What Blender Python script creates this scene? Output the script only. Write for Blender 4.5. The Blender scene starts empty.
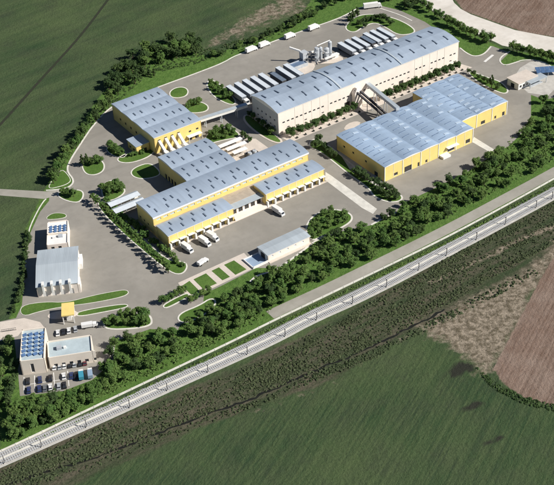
import bpy, math, random
import numpy as np
from mathutils import Vector, Matrix
from mathutils.geometry import tessellate_polygon
random.seed(7)
R = math.radians
scene = bpy.context.scene
col = scene.collection

# ------------------------------------------------------------------ camera, sky, sun, exposure
FOC, PITCH, ROLL, CAMH = 1180.0, R(36.56), R(3.26), 350.0
_f = Vector((0, math.cos(PITCH), -math.sin(PITCH)))
_r0 = Vector((1, 0, 0)); _d0 = _f.cross(_r0)
_r = _r0 * math.cos(ROLL) + _d0 * math.sin(ROLL)
_d = _d0 * math.cos(ROLL) - _r0 * math.sin(ROLL)
CENY = CAMH / math.tan(PITCH)
CAM = Vector((0, -CENY, CAMH))
cd = bpy.data.cameras.new('camera'); cam = bpy.data.objects.new('camera', cd); col.objects.link(cam)
m3 = Matrix((_r, -_d, -_f)).transposed()
cam.matrix_world = Matrix.Translation(CAM) @ m3.to_4x4()
cd.sensor_fit = 'HORIZONTAL'; cd.sensor_width = 36.0; cd.lens = 36.0 * FOC / 554.0
cd.clip_start = 1.0; cd.clip_end = 20000.0
scene.camera = cam

SUN_AZ = Vector((0.965, -0.26)).normalized(); SUN_EL = R(39)
w = bpy.data.worlds.new('World'); scene.world = w; w.use_nodes = True
wn = w.node_tree.nodes; wl = w.node_tree.links
bg = wn['Background']; sky = wn.new('ShaderNodeTexSky'); sky.sky_type = 'NISHITA'; sky.sun_disc = False
sky.sun_elevation = SUN_EL; sky.sun_rotation = math.atan2(SUN_AZ.x, SUN_AZ.y)
sky.air_density = 0.75; sky.dust_density = 0.25; sky.ozone_density = 3.0; sky.altitude = 800
wl.new(sky.outputs[0], bg.inputs[0]); bg.inputs[1].default_value = 0.05
sl = bpy.data.lights.new('sun', 'SUN'); sl.energy = 5.0; sl.angle = R(0.53); sl.color = (1.0, 0.955, 0.885)
so = bpy.data.objects.new('sun', sl); col.objects.link(so)
sdir = Vector((SUN_AZ.x * math.cos(SUN_EL), SUN_AZ.y * math.cos(SUN_EL), math.sin(SUN_EL)))
so.rotation_euler = sdir.to_track_quat('Z', 'Y').to_euler(); so.location = (0, 0, 400)
vs = scene.view_settings
vs.view_transform = 'Standard'; vs.look = 'None'; vs.exposure = 0.3; vs.gamma = 1.0; vs.use_curve_mapping = False

# ------------------------------------------------------------------ survey helpers
def at(px, py, z=0.0):
    """point of the place at height z that was surveyed at photo position px, py"""
    d = _f * FOC + _r * (px - 277.0) + _d * (py - 242.5)
    t = (z - CAMH) / d.z
    p = CAM + d * t
    return Vector((p.x, p.y, z))
YA = R(33.08)                                   # the factory grid: a along the long halls, b towards the railway
DA = Vector((math.cos(YA), math.sin(YA), 0)); DB = Vector((math.sin(YA), -math.cos(YA), 0))
def AB(a, b, z=0.0): return DA * a + DB * b + Vector((0, 0, z))
def toab(p): return p.dot(DA), p.dot(DB)

# ------------------------------------------------------------------ materials
MATS = {}
def srgb(r, g, b):
    f = lambda c: (c/255/12.92) if c/255 <= 0.04045 else ((c/255+0.055)/1.055)**2.4
    return (f(r), f(g), f(b))
class NT:
    def __init__(s, name):
        s.m = bpy.data.materials.new(name); s.m.use_nodes = True
        s.t = s.m.node_tree; s.n = s.t.nodes; s.l = s.t.links
        s.b = s.n['Principled BSDF']; s.tc = s.n.new('ShaderNodeTexCoord')
        s.b.inputs['Specular IOR Level'].default_value = 0.25
        MATS[name] = s.m
    def vec(s, space='Object', scale=(1,1,1), rot=(0,0,0)):
        mp = s.n.new('ShaderNodeMapping'); mp.inputs['Rotation'].default_value = rot
        m2 = s.n.new('ShaderNodeMapping'); m2.inputs['Scale'].default_value = scale; s.l.new(mp.outputs[0], m2.inputs['Vector'])
        if space == 'World':
            g = s.n.new('ShaderNodeNewGeometry'); s.l.new(g.outputs['Position'], mp.inputs['Vector'])
        else:
            s.l.new(s.tc.outputs[space], mp.inputs['Vector'])
        return m2.outputs[0]
    def noise(s, scale, detail=4, rough=0.55, vec=None, dist=0.0):
        n = s.n.new('ShaderNodeTexNoise'); n.inputs['Scale'].default_value = scale
        n.inputs['Detail'].default_value = detail; n.inputs['Roughness'].default_value = rough; n.inputs['Distortion'].default_value = dist
        if vec is not None: s.l.new(vec, n.inputs['Vector'])
        return n.outputs['Fac']
    def ramp(s, fac, stops):
        r = s.n.new('ShaderNodeValToRGB'); e = r.color_ramp.elements
        while len(e) < len(stops): e.new(0.5)
        for i, (p, c) in enumerate(stops):
            e[i].position = p; e[i].color = (*c, 1) if len(c) == 3 else c
        s.l.new(fac, r.inputs[0]); return r.outputs[0]
    def bw(s, fac, lo, hi): return s.ramp(fac, [(lo, (0,0,0)), (hi, (1,1,1))])
    def mix(s, fac, a, b, mode='MIX'):
        x = s.n.new('ShaderNodeMix'); x.data_type = 'RGBA'; x.blend_type = mode
        for sock, v in ((x.inputs[0], fac), (x.inputs[6], a), (x.inputs[7], b)):
            if isinstance(v, (int, float)): sock.default_value = v
            elif isinstance(v, tuple): sock.default_value = (*v, 1) if len(v) == 3 else v
            else: s.l.new(v, sock)
        return x.outputs[2]
    def math(s, op, a, b=0.0):
        x = s.n.new('ShaderNodeMath'); x.operation = op
        for sock, v in ((x.inputs[0], a), (x.inputs[1], b)):
            if isinstance(v, (int, float)): sock.default_value = v
            else: s.l.new(v, sock)
        return x.outputs[0]
    def wave(s, vec, scale, axis='X', dist=0.0):
        x = s.n.new('ShaderNodeTexWave'); x.bands_direction = axis; x.inputs['Scale'].default_value = scale; x.inputs['Distortion'].default_value = dist
        s.l.new(vec, x.inputs['Vector']); return x.outputs['Fac']
    def rnd(s):
        o = s.n.new('ShaderNodeObjectInfo'); return o.outputs['Random']
    def color(s, c):
        if isinstance(c, tuple): s.b.inputs['Base Color'].default_value = (*c, 1)
        else: s.l.new(c, s.b.inputs['Base Color'])
        return s
    def rough(s, r, spec=None):
        s.b.inputs['Roughness'].default_value = r
        if spec is not None: s.b.inputs['Specular IOR Level'].default_value = spec
        return s
    def bump(s, h, strength=0.4, dist=0.1):
        b = s.n.new('ShaderNodeBump'); b.inputs['Strength'].default_value = strength; b.inputs['Distance'].default_value = dist
        s.l.new(h, b.inputs['Height']); s.l.new(b.outputs[0], s.b.inputs['Normal']); return s

def worn(name, base, var=0.25, scale=0.25, rough=0.7, dark=None, spec=0.25):
    """painted or mineral surface with uneven tone and dirt"""
    t = NT(name); v = t.vec('World')
    big = t.noise(scale, 5, 0.6, v); fine = t.noise(scale*9, 3, 0.6, v)
    lo = tuple(c*(1-var) for c in base); hi = tuple(min(1, c*(1+var)) for c in base)
    c = t.mix(t.bw(big, 0.3, 0.7), lo, hi)
    c = t.mix(t.math('MULTIPLY', t.bw(fine, 0.45, 0.75), 0.35), c, dark or tuple(c_*0.6 for c_ in base))
    t.color(c).rough(rough, spec); return t.m

def roof_mat(name, base, pitch, axis, var=0.12):
    t = NT(name); v = t.vec('Object')
    wv = t.wave(v, 1.0/pitch/1.0*0.5*2*0.5, axis)
    seam = t.bw(wv, 0.90, 0.99)
    streak = t.noise(0.35, 4, 0.6, t.vec('Object', (1.6, 0.10, 0.3) if axis == 'X' else (0.10, 1.6, 0.3)))
    big = t.noise(0.05, 3, 0.5, v)
    lo = tuple(c*(1-var) for c in base); hi = tuple(c*(1+var) for c in base)
    c = t.mix(t.bw(big, 0.3, 0.7), lo, hi)
    c = t.mix(t.math('MULTIPLY', t.bw(streak, 0.42, 0.72), 0.45), c, tuple(x*0.72 for x in base))
    c = t.mix(t.math('MULTIPLY', seam, 0.4), c, tuple(x*0.55 for x in base))
    t.color(c).rough(0.42, 0.4); t.b.inputs['Metallic'].default_value = 0.15
    t.bump(seam, 0.4, 0.06); return t.m

# fields
def ground_mat():
    t = NT('field')
    a1 = t.n.new('ShaderNodeAttribute'); a1.attribute_name = 'cover_a'
    a2 = t.n.new('ShaderNodeAttribute'); a2.attribute_name = 'cover_b'
    s1 = t.n.new('ShaderNodeSeparateColor'); t.l.new(a1.outputs['Color'], s1.inputs[0])
    s2 = t.n.new('ShaderNodeSeparateColor'); t.l.new(a2.outputs['Color'], s2.inputs[0])
    v = t.vec('World')
    vr = t.vec('World', (0.05, 1.0, 1), (0, 0, -R(60.5)))          # sowing rows along the railway
    vt = t.vec('World', (0.07, 0.7, 1), (0, 0, -R(40)))        # mowing streaks of the upper meadow
    big = t.noise(0.012, 5, 0.6, v, 0.6); mid = t.noise(0.07, 5, 0.65, v); fine = t.noise(0.9, 4, 0.7, v); fine2 = t.noise(0.35, 4, 0.7, v)
    rows = t.noise(0.8, 4, 0.7, t.vec('World', (0.035, 1.0, 1), (0, 0, -R(60.5)))); mow = t.noise(0.16, 4, 0.6, vt)
    g = t.mix(t.bw(big, 0.36, 0.64), (0.030, 0.060, 0.027), (0.072, 0.104, 0.043))
    g = t.mix(t.math('MULTIPLY', t.bw(mid, 0.42, 0.66), 0.6), g, (0.050, 0.060, 0.038))
    streak = t.mix(s2.outputs[2], t.bw(mow, 0.38, 0.62), t.bw(rows, 0.40, 0.60))
    g = t.mix(t.math('MULTIPLY', streak, 0.55), g, (0.092, 0.125, 0.054))
    g = t.mix(t.math('MULTIPLY', t.bw(fine, 0.45, 0.75), 0.5), g, (0.024, 0.044, 0.018))
    def blend(base, attr, colr, k=0.9, n=fine2):
        f = t.math('ADD', attr, t.math('MULTIPLY', t.math('SUBTRACT', n, 0.5), k))
        return t.mix(t.bw(f, 0.38, 0.62), base, colr)
    lawn = t.mix(t.bw(fine2, 0.35, 0.7), (0.065, 0.132, 0.028), (0.115, 0.195, 0.048))
    g = blend(g, s2.outputs[0], lawn, 0.35, fine2)
    band = t.noise(0.22, 4, 0.65, t.vec('World', (0.12, 1.0, 1), (0, 0, -YA)))
    scrub = t.mix(t.bw(band, 0.40, 0.60), (0.050, 0.072, 0.034), (0.112, 0.100, 0.070))
    scrub = t.mix(t.math('MULTIPLY', t.bw(fine, 0.42, 0.7), 0.8), scrub, (0.030, 0.036, 0.020))
    g = blend(g, s1.outputs[1], scrub, 1.0, mid)
    tan = t.mix(t.bw(fine2, 0.40, 0.60), (0.34, 0.285, 0.22), (0.12, 0.10, 0.068))
    tan = t.mix(t.math('MULTIPLY', t.bw(fine, 0.45, 0.7), 0.7), tan, (0.085, 0.075, 0.05))
    g = blend(g, s1.outputs[2], tan, 1.1, t.noise(0.16, 6, 0.72, v, 0.4))
    plough = t.noise(0.75, 5, 0.7, t.vec('World', (0.012, 1.0, 1), (0, 0, -R(60.5))))
    soil = t.mix(t.bw(plough, 0.40, 0.60), (0.140, 0.092, 0.068), (0.235, 0.168, 0.132))
    soil = t.mix(t.math('MULTIPLY', t.bw(mid, 0.4, 0.75), 0.5), soil, (0.33, 0.265, 0.22))
    soil = t.mix(t.math('MULTIPLY', t.bw(fine, 0.5, 0.75), 0.45), soil, (0.13, 0.085, 0.06))
    g = blend(g, s1.outputs[0], soil, 0.5)
    g = blend(g, s2.outputs[1], (0.030, 0.032, 0.024), 0.9, t.noise(0.22, 6, 0.75, vr))
    t.color(g).rough(0.95, 0.1).bump(t.math('ADD', fine, t.math('MULTIPLY', fine2, 2.0)), 0.7, 0.5)
    return t.m
def grass_mat():
    t = NT('lawn'); v = t.vec('World')
    a = t.noise(0.08, 4, 0.6, v); b = t.noise(0.9, 4, 0.7, v)
    c = t.mix(t.bw(a, 0.3, 0.7), (0.065, 0.135, 0.026), (0.115, 0.195, 0.044))
    c = t.mix(t.math('MULTIPLY', t.bw(b, 0.42, 0.75), 0.55), c, (0.035, 0.075, 0.018))
    t.color(c).rough(0.95, 0.1).bump(b, 0.7, 0.3); return t.m
def asphalt_mat(name, lo, hi, patch):
    t = NT(name); v = t.vec('World')
    a = t.noise(0.035, 5, 0.6, v, 0.5); b = t.noise(0.25, 5, 0.65, v); c_ = t.noise(2.5, 3, 0.7, v)
    trk = t.noise(0.10, 4, 0.6, t.vec('World', (0.12, 1.4, 1), (0, 0, -YA)))
    c = t.mix(t.bw(a, 0.32, 0.68), lo, hi)
    c = t.mix(t.math('MULTIPLY', t.bw(b, 0.45, 0.75), 0.45), c, patch)
    c = t.mix(t.math('MULTIPLY', t.bw(trk, 0.55, 0.75), 0.35), c, tuple(x*0.72 for x in lo))
    c = t.mix(t.math('MULTIPLY', t.bw(c_, 0.5, 0.8), 0.25), c, tuple(x*0.6 for x in lo))
    t.color(c).rough(0.9, 0.2).bump(c_, 0.25, 0.05); return t.m
def leaf_mat(name, a, b, d):
    t = NT(name); v = t.vec('World')
    n = t.noise(0.9, 3, 0.6, v); m = t.noise(0.12, 2, 0.5, v)
    c = t.mix(t.rnd(), a, b)
    c = t.mix(t.math('MULTIPLY', t.bw(n, 0.35, 0.7), 0.6), c, d)
    c = t.mix(t.math('MULTIPLY', t.bw(m, 0.4, 0.7), 0.35), c, b)
    t.color(c).rough(0.75, 0.15)
    tr = t.n.new('ShaderNodeBsdfTranslucent'); t.l.new(c, tr.inputs['Color']); ms = t.n.new('ShaderNodeMixShader'); ms.inputs[0].default_value = 0.12
    t.l.new(t.b.outputs[0], ms.inputs[1]); t.l.new(tr.outputs[0], ms.inputs[2])
    t.l.new(ms.outputs[0], t.n['Material Output'].inputs['Surface']); return t.m

M = {}
M['field'] = ground_mat(); M['lawn'] = grass_mat()
M['yard'] = asphalt_mat('yard', (0.255, 0.240, 0.210), (0.325, 0.305, 0.270), (0.215, 0.202, 0.180))
M['road'] = asphalt_mat('road', (0.246, 0.231, 0.203), (0.310, 0.291, 0.258), (0.206, 0.194, 0.173))
M['service'] = asphalt_mat('service', (0.30, 0.285, 0.245), (0.40, 0.38, 0.335), (0.24, 0.235, 0.19))
M['gravel'] = asphalt_mat('gravel', (0.58, 0.54, 0.48), (0.74, 0.70, 0.64), (0.50, 0.46, 0.40))
M['paving'] = worn('paving', (0.62, 0.55, 0.48), 0.10, 0.2, 0.85)
M['kerb'] = worn('kerb', (0.66, 0.64, 0.58), 0.14, 0.3, 0.85)
M['grey_shade_clad'] = worn('grey_shaded_cladding', (0.46, 0.49, 0.52), 0.08, 0.15, 0.6)  # grey end wall cladding, its shade deepened in the colour
M['trailer_roof'] = worn('trailer_roof', (0.60, 0.65, 0.70), 0.08, 0.4, 0.5)
M['side_shade'] = worn('trailer_side_shade', (0.20, 0.22, 0.25), 0.15, 0.4, 0.6)  # trailer sides, darkened to paint in the shade of the gaps
M['concrete'] = worn('concrete', (0.50, 0.48, 0.44), 0.15, 0.3, 0.85)
M['sleeper'] = worn('sleeper', (0.47, 0.46, 0.44), 0.2, 0.4, 0.9)
M['ballast'] = worn('ballast', (0.38, 0.373, 0.36), 0.18, 0.6, 0.95, (0.15, 0.145, 0.135))
M['yellow'] = worn('yellow_cladding', (0.80, 0.62, 0.22), 0.07, 0.15, 0.6, (0.70, 0.52, 0.18))
M['pinkwhite'] = worn('rendered_wall', (0.82, 0.74, 0.66), 0.06, 0.12, 0.75, (0.70, 0.62, 0.54))
M['white'] = worn('white_paint', (0.80, 0.79, 0.76), 0.06, 0.3, 0.5, (0.66, 0.65, 0.62))
M['cream'] = worn('cream_wall', (0.78, 0.70, 0.60), 0.06, 0.2, 0.75, (0.68, 0.60, 0.50))
M['roof_x'] = roof_mat('roof_sheet_a', (0.40, 0.48, 0.58), 1.1, 'X')
M['roof_y'] = roof_mat('roof_sheet_b', (0.37, 0.44, 0.52), 1.1, 'Y')
M['roof_blue'] = roof_mat('roof_sheet_blue', (0.36, 0.47, 0.61), 1.2, 'Y', 0.2)
M['roof_pale'] = roof_mat('roof_sheet_pale', (0.50, 0.56, 0.60), 1.1, 'X')
M['roof_office'] = worn('office_roof', (0.44, 0.52, 0.55), 0.1, 0.3, 0.6)
M['tan_roof'] = worn('gravel_roof', (0.42, 0.36, 0.29), 0.15, 0.3, 0.9)
M['vent'] = worn('vent_metal', (0.15, 0.19, 0.245), 0.2, 0.5, 0.5)
M['skylight'] = worn('skylight_glass', (0.14, 0.20, 0.30), 0.2, 0.4, 0.2, None, 0.5)
M['palesky'] = worn('skylight_pale', (0.47, 0.57, 0.68), 0.15, 0.4, 0.3, None, 0.5)
M['glass'] = worn('dark_glass', (0.030, 0.036, 0.045), 0.2, 0.5, 0.12, None, 0.5)
M['door'] = worn('dark_door', (0.055, 0.052, 0.050), 0.2, 0.5, 0.6)
M['steel'] = worn('galvanised_steel', (0.46, 0.49, 0.52), 0.15, 0.5, 0.4, None, 0.4)
M['darksteel'] = worn('dark_steel', (0.07, 0.07, 0.075), 0.2, 0.5, 0.6)
M['solar'] = worn('solar_panel', (0.085, 0.155, 0.29), 0.25, 0.5, 0.15, (0.05, 0.09, 0.19), 0.5)
M['rubber'] = worn('rubber', (0.02, 0.02, 0.02), 0.1, 1, 0.8)
M['bark'] = worn('bark', (0.085, 0.062, 0.042), 0.25, 1.2, 0.95)
M['leaf'] = leaf_mat('leaf_green', (0.076, 0.156, 0.038), (0.136, 0.204, 0.054), (0.060, 0.122, 0.033))
M['leaf_dark'] = leaf_mat('leaf_dark', (0.048, 0.090, 0.030), (0.078, 0.120, 0.038), (0.036, 0.066, 0.023))
M['leaf_row'] = leaf_mat('leaf_row', (0.050, 0.100, 0.030), (0.075, 0.125, 0.036), (0.034, 0.066, 0.022))
M['leaf_scrub'] = leaf_mat('leaf_scrub', (0.062, 0.092, 0.040), (0.105, 0.125, 0.062), (0.045, 0.064, 0.030))
M['marking'] = worn('road_paint', (0.72, 0.71, 0.68), 0.08, 0.8, 0.7)
for n_, c_ in (('car_white', (0.78, 0.78, 0.77)), ('car_black', (0.022, 0.022, 0.026)), ('car_navy', (0.030, 0.045, 0.13)), ('car_silver', (0.42, 0.44, 0.46)), ('car_teal', (0.06, 0.30, 0.42)), ('car_maroon', (0.13, 0.03, 0.04)), ('car_grey', (0.16, 0.17, 0.18))):
    M[n_] = worn(n_, c_, 0.04, 0.5, 0.3, None, 0.5)

# ------------------------------------------------------------------ mesh helpers
class MB:
    def __init__(s): s.v = []; s.f = []; s.mi = []
    def face(s, pts, mi=0):
        i = len(s.v); s.v += [tuple(p) for p in pts]; s.f.append(tuple(range(i, i+len(pts)))); s.mi.append(mi)
    def box(s, x0, x1, y0, y1, z0, z1, mi=0, top=None):
        i = len(s.v)
        s.v += [(x0,y0,z0),(x1,y0,z0),(x1,y1,z0),(x0,y1,z0),(x0,y0,z1),(x1,y0,z1),(x1,y1,z1),(x0,y1,z1)]
        for k, q in enumerate(((0,3,2,1),(4,5,6,7),(0,1,5,4),(1,2,6,5),(2,3,7,6),(3,0,4,7))):
            s.f.append(tuple(i+j for j in q)); s.mi.append(top if (k == 1 and top is not None) else mi)
        return s
    def hexa(s, p, mi=0):          # 8 points, bottom ring then top ring
        i = len(s.v); s.v += [tuple(q) for q in p]
        for q in ((0,3,2,1),(4,5,6,7),(0,1,5,4),(1,2,6,5),(2,3,7,6),(3,0,4,7)):
            s.f.append(tuple(i+j for j in q)); s.mi.append(mi)
        return s
    def beam(s, p, q, w, h, mi=0):
        p = Vector(p); q = Vector(q); d = (q-p).normalized()
        side = d.cross(Vector((0,0,1)))
        if side.length < 1e-4: side = Vector((1,0,0))
        side.normalize(); up = side.cross(d)
        a = side*w/2; b = up*h/2
        return s.hexa([p-a-b, p+a-b, q+a-b, q-a-b, p-a+b, p+a+b, q+a+b, q-a+b], mi)
    def tube(s, pts, rad, n=8, mi=0):
        pts = [Vector(p) for p in pts]; i0 = len(s.v)
        if isinstance(rad, (int, float)): rad = [rad]*len(pts)
        for k, p in enumerate(pts):
            d = (pts[min(k+1, len(pts)-1)] - pts[max(k-1, 0)]).normalized()
            u = d.cross(Vector((0.3, 0.9, 0.1))).normalized(); v = d.cross(u)
            for j in range(n):
                a = 2*math.pi*j/n; s.v.append(tuple(p + (u*math.cos(a) + v*math.sin(a))*rad[k]))
        for k in range(len(pts)-1):
            for j in range(n):
                s.f.append((i0+k*n+j, i0+k*n+(j+1)%n, i0+(k+1)*n+(j+1)%n, i0+(k+1)*n+j)); s.mi.append(mi)
        s.f.append(tuple(i0+j for j in range(n))[::-1]); s.mi.append(mi)
        s.f.append(tuple(i0+(len(pts)-1)*n+j for j in range(n))); s.mi.append(mi)
        return s
    def mesh(s, name, mats, smooth=False):
        me = bpy.data.meshes.new(name); me.from_pydata(s.v, [], s.f)
        for m in (mats if isinstance(mats, (list, tuple)) else [mats]): me.materials.append(M[m] if isinstance(m, str) else m)
        me.polygons.foreach_set('material_index', s.mi)
        if smooth: me.polygons.foreach_set('use_smooth', [True]*len(me.polygons))
        me.update(); return me
    def build(s, name, mats, parent=None, smooth=False): return put(name, s.mesh(name, mats, smooth), parent)
def put(name, me, parent=None, loc=None, rz=0.0, scale=None):
    o = bpy.data.objects.new(name, me); col.objects.link(o)
    if parent: o.parent = parent
    if loc is not None: o.location = loc
    if rz: o.rotation_euler = (0, 0, rz)
    if scale is not None: o.scale = scale if isinstance(scale, (tuple, list)) else (scale,)*3
    return o
def tag(o, label, cat, group=None, kind=None):
    if label: o['label'] = label
    if cat: o['category'] = cat
    if group: o['group'] = group
    if kind: o['kind'] = kind
    return o
def empty(name, loc, rz=0.0, label=None, cat=None, group=None):
    o = bpy.data.objects.new(name, None); col.objects.link(o); o.location = loc; o.rotation_euler = (0, 0, rz)
    o.empty_display_size = 0.5
    return tag(o, label, cat, group)
def struct(o): o['kind'] = 'structure'; return o
ORD = ['first','second','third','fourth','fifth','sixth','seventh','eighth','ninth','tenth','eleventh','twelfth','thirteenth','fourteenth','fifteenth','sixteenth','seventeenth','eighteenth','nineteenth','twentieth','twenty-first','twenty-second','twenty-third','twenty-fourth','twenty-fifth','twenty-sixth','twenty-seventh','twenty-eighth','twenty-ninth','thirtieth']

def chaikin(p, n=2, closed=True):
    for _ in range(n):
        q = []
        L = len(p)
        for i in range(L if closed else L-1):
            a, b = p[i], p[(i+1) % L]
            q += [a*0.75+b*0.25, a*0.25+b*0.75]
        if not closed: q = [p[0]] + q + [p[-1]]
        p = q
    return p
def area2(p): return sum(p[i].x*p[(i+1)%len(p)].y - p[(i+1)%len(p)].x*p[i].y for i in range(len(p)))
def offset(p, d):
    out = []; n = len(p)
    for i in range(n):
        t = (p[(i+1)%n]-p[i-1]); t.z = 0; t.normalize()
        out.append(p[i] + Vector((t.y, -t.x, 0))*d)
    return out
def ground_sheet(name, pts, z, mat, smooth=0, thick=0.0, parent=None):
    p = [Vector((q.x, q.y, 0)) for q in pts]
    if smooth: p = chaikin(p, smooth)
    if area2(p) < 0: p.reverse()
    me = MB()
    tris = tessellate_polygon([p])
    me.v = [(q.x, q.y, z) for q in p]
    for t in tris:
        a, b, c = (p[k] for k in t)
        if ((b-a).cross(c-a)).z < 0: t = t[::-1]
        me.f.append(tuple(t)); me.mi.append(0)
    if thick:
        n = len(p); i0 = len(me.v); me.v += [(q.x, q.y, z-thick) for q in p]
        for i in range(n):
            j = (i+1) % n; me.f.append((i0+i, i0+j, j, i)); me.mi.append(0)
    o = me.build(name, mat, parent)
    return o if parent else struct(o)
def island(px, kerb=0.75, smooth=2, name='grass_island', kerbmat='kerb', h=0.13):
    """raised grass bed with its kerb"""
    p = [at(x, y) for x, y in px]
    if smooth: p = chaikin(p, smooth)
    if area2(p) < 0: p.reverse()
    o = ground_sheet(name, p, 0.03 + h - 0.03, 'lawn')
    q = offset(p, kerb); k = MB(); n = len(p)
    for i in range(n):
        j = (i+1) % n
        A, B, C_, D = p[i], p[j], q[j], q[i]
        k.face([A+Vector((0,0,h+0.03)), D+Vector((0,0,h+0.03)), C_+Vector((0,0,h+0.03)), B+Vector((0,0,h+0.03))])
        k.face([D+Vector((0,0,0.0)), C_+Vector((0,0,0.0)), C_+Vector((0,0,h+0.03)), D+Vector((0,0,h+0.03))])
        k.face([B+Vector((0,0,0.0)), A+Vector((0,0,0.0)), A+Vector((0,0,h+0.03)), B+Vector((0,0,h+0.03))])
    k.build('kerb', kerbmat, o); return o
def resample(p, step):
    out = [p[0].copy()]; acc = 0
    for a, b in zip(p, p[1:]):
        L = (b-a).length; s = step-acc
        while s <= L: out.append(a.lerp(b, s/L)); s += step
        acc = (acc + L) % step
    return out
def ribbon(name, pts, width, z0, z1, mat, parent=None, smooth=2):
    p = chaikin([Vector((q.x,q.y,0)) for q in pts], smooth, False) if smooth else pts
    k = MB(); prev = None
    for i, q in enumerate(p):
        t = (p[min(i+1,len(p)-1)] - p[max(i-1,0)]); t.z = 0; t.normalize(); nrm = Vector((-t.y, t.x, 0))*width/2
        cur = (q+nrm, q-nrm)
        if prev:
            up = Vector((0,0,z1)); dn = Vector((0,0,z0))
            k.face([prev[1]+up, cur[1]+up, cur[0]+up, prev[0]+up])
            if z1-z0 > 0.01:
                k.face([prev[0]+up, cur[0]+up, cur[0]+dn, prev[0]+dn]); k.face([prev[1]+dn, cur[1]+dn, cur[1]+up, prev[1]+up])
        prev = cur
    return k.build(name, mat, parent)

# ------------------------------------------------------------------ ground with fields
def npseg(P, a, b):
    a = np.array(a[:2]); b = np.array(b[:2]); ab = b-a; t = np.clip(((P-a)@ab)/(ab@ab+1e-9), 0, 1)
    return np.hypot(*(P - (a + t[:, None]*ab)).T)
def d_line(P, pts): return np.min([npseg(P, pts[i], pts[i+1]) for i in range(len(pts)-1)], axis=0)
def d_poly(P, pts):
    d = d_line(P, pts+[pts[0]]); ins = np.zeros(len(P), bool); n = len(pts)
    for i in range(n):
        x1, y1 = pts[i][:2]; x2, y2 = pts[(i+1) % n][:2]
        c = ((y1 > P[:,1]) != (y2 > P[:,1])); ins ^= c & (P[:,0] < (x2-x1)*(P[:,1]-y1)/((y2-y1) if abs(y2-y1) > 1e-9 else 1e-9)+x1)
    return np.where(ins, -d, d)
def W(px): return [tuple(at(x, y)) for x, y in px]
def build_ground():
    gx = np.concatenate([[-6000,-3000,-1500,-800,-500], np.arange(-330, 331, 2.5), [500,800,1500,3000,6000]])
    gy = np.concatenate([[-3000,-1500,-800,-450,-300], np.arange(-215, 361, 2.5), [450,600,900,1500,3000,6000]])
    X, Y = np.meshgrid(gx, gy); P = np.stack([X.ravel(), Y.ravel()], 1); nx, ny = len(gx), len(gy)
    soft = lambda d, s: np.clip(0.5 - d/s, 0, 1)
    soil = np.maximum.reduce([
        soft(d_poly(P, W([(493,369),(541,278),(600,185),(760,200),(760,470),(600,425),(554,406),(525,398),(505,385)])), 3),
        soft(d_poly(P, W([(432,-60),(452,-4),(464,11),(492,21),(523,32),(600,44),(820,60),(800,-150)])), 4)])
    bare = soft(d_poly(P, W([(282,-8),(306,-4),(314,6),(300,17),(280,22),(255,33),(225,48),(195,53),(205,40),(225,25),(245,12)])), 26)*0.72
    soil = np.maximum(soil, bare*0)
    tan = np.maximum.reduce([
        soft(d_poly(P, W([(415,326),(446,314),(493,287),(530,270),(590,205),(541,280),(517,330),(494,368),(480,372),(462,352),(440,340)])), 22)*1.0, bare*0.85,
        soft(d_line(P, W([(430,283),(470,264),(493,254),(520,240),(554,226),(600,203)]))-1.6, 5)*0.85,
        soft(d_line(P, W([(20,482),(100,444),(190,414)]))-0.5, 5)*0.6,
        soft(d_line(P, W([(255,412),(334,384),(414,332)]))-2.0, 9)*0.55])
    scrub = soft(d_poly(P, W([(-60,494),(0,467),(105,421),(215,378),(340,317),(446,256),(554,200),(640,150),(640,240),(520,290),(446,315),(410,334),(334,379),(255,408),(190,432),(100,474),(-60,540)])), 8)
    dark = np.maximum.reduce([
        soft(d_line(P, W([(-60,508),(28,477),(94,458.5),(150,436),(206,414),(260,396),(308,373),(366,350),(446,309),(494,284),(554,250),(620,215)]))-0.6, 4.5)*0.75,
        soft(d_line(P, W([(478,371),(493,385),(520,400),(556,409),(640,440)]))-0.8, 6)*0.85,
        soft(d_line(P, W([(456,373),(462,366),(470,368)]))-3.0, 6)*0.85,
        soft(d_line(P, W([(462,410),(474,405),(482,404)]))-1.8, 5)*0.85,
        soft(d_line(P, W([(484,445),(501,437)]))-1.3, 4)*0.85,
        soft(d_line(P, W([(390,402),(430,382),(456,370)]))-7, 26)*0.50,
        soft(d_line(P, W([(330,395),(380,412)]))-8, 26)*0.46,
        soft(d_line(P, W([(112,-6),(80,37),(45,75),(-10,136),(-60,190)]))-0.7, 3.5)*0.95])
    lawn = soft(d_poly(P, W([(0,452),(18,444),(105,402),(160,376),(236,340),(305,305),(360,278),(444,238),(500,208),(554,178),(700,100),(700,60),(554,56),(506,50),(464,30),(440,18),(417,0),(395,-30),(330,-30),(300,18),(255,42),(205,56),(160,40),(120,70),(90,110),(60,160),(42,195),(25,230),(20,290),(5,330),(0,400)])), 5)
    low = soft(d_poly(P, W([(-300,470),(0,467),(215,378),(446,256),(640,150),(1200,0),(1200,900),(-300,900)])), 10)
    z = np.zeros(len(P))
    me = bpy.data.meshes.new('ground')
    F = [(j*nx+i, j*nx+i+1, (j+1)*nx+i+1, (j+1)*nx+i) for j in range(ny-1) for i in range(nx-1)]
    me.from_pydata(np.column_stack([P, z]).tolist(), [], F)
    one = np.ones(len(P))
    for nm, ch in (('cover_a', (soil, scrub, tan)), ('cover_b', (lawn, dark, low))):
        at_ = me.color_attributes.new(nm, 'FLOAT_COLOR', 'POINT')
        at_.data.foreach_set('color', np.column_stack([*ch, one]).astype(np.float32).ravel())
    me.materials.append(M['field']); o = put('ground', me); struct(o)
build_ground()

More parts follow.
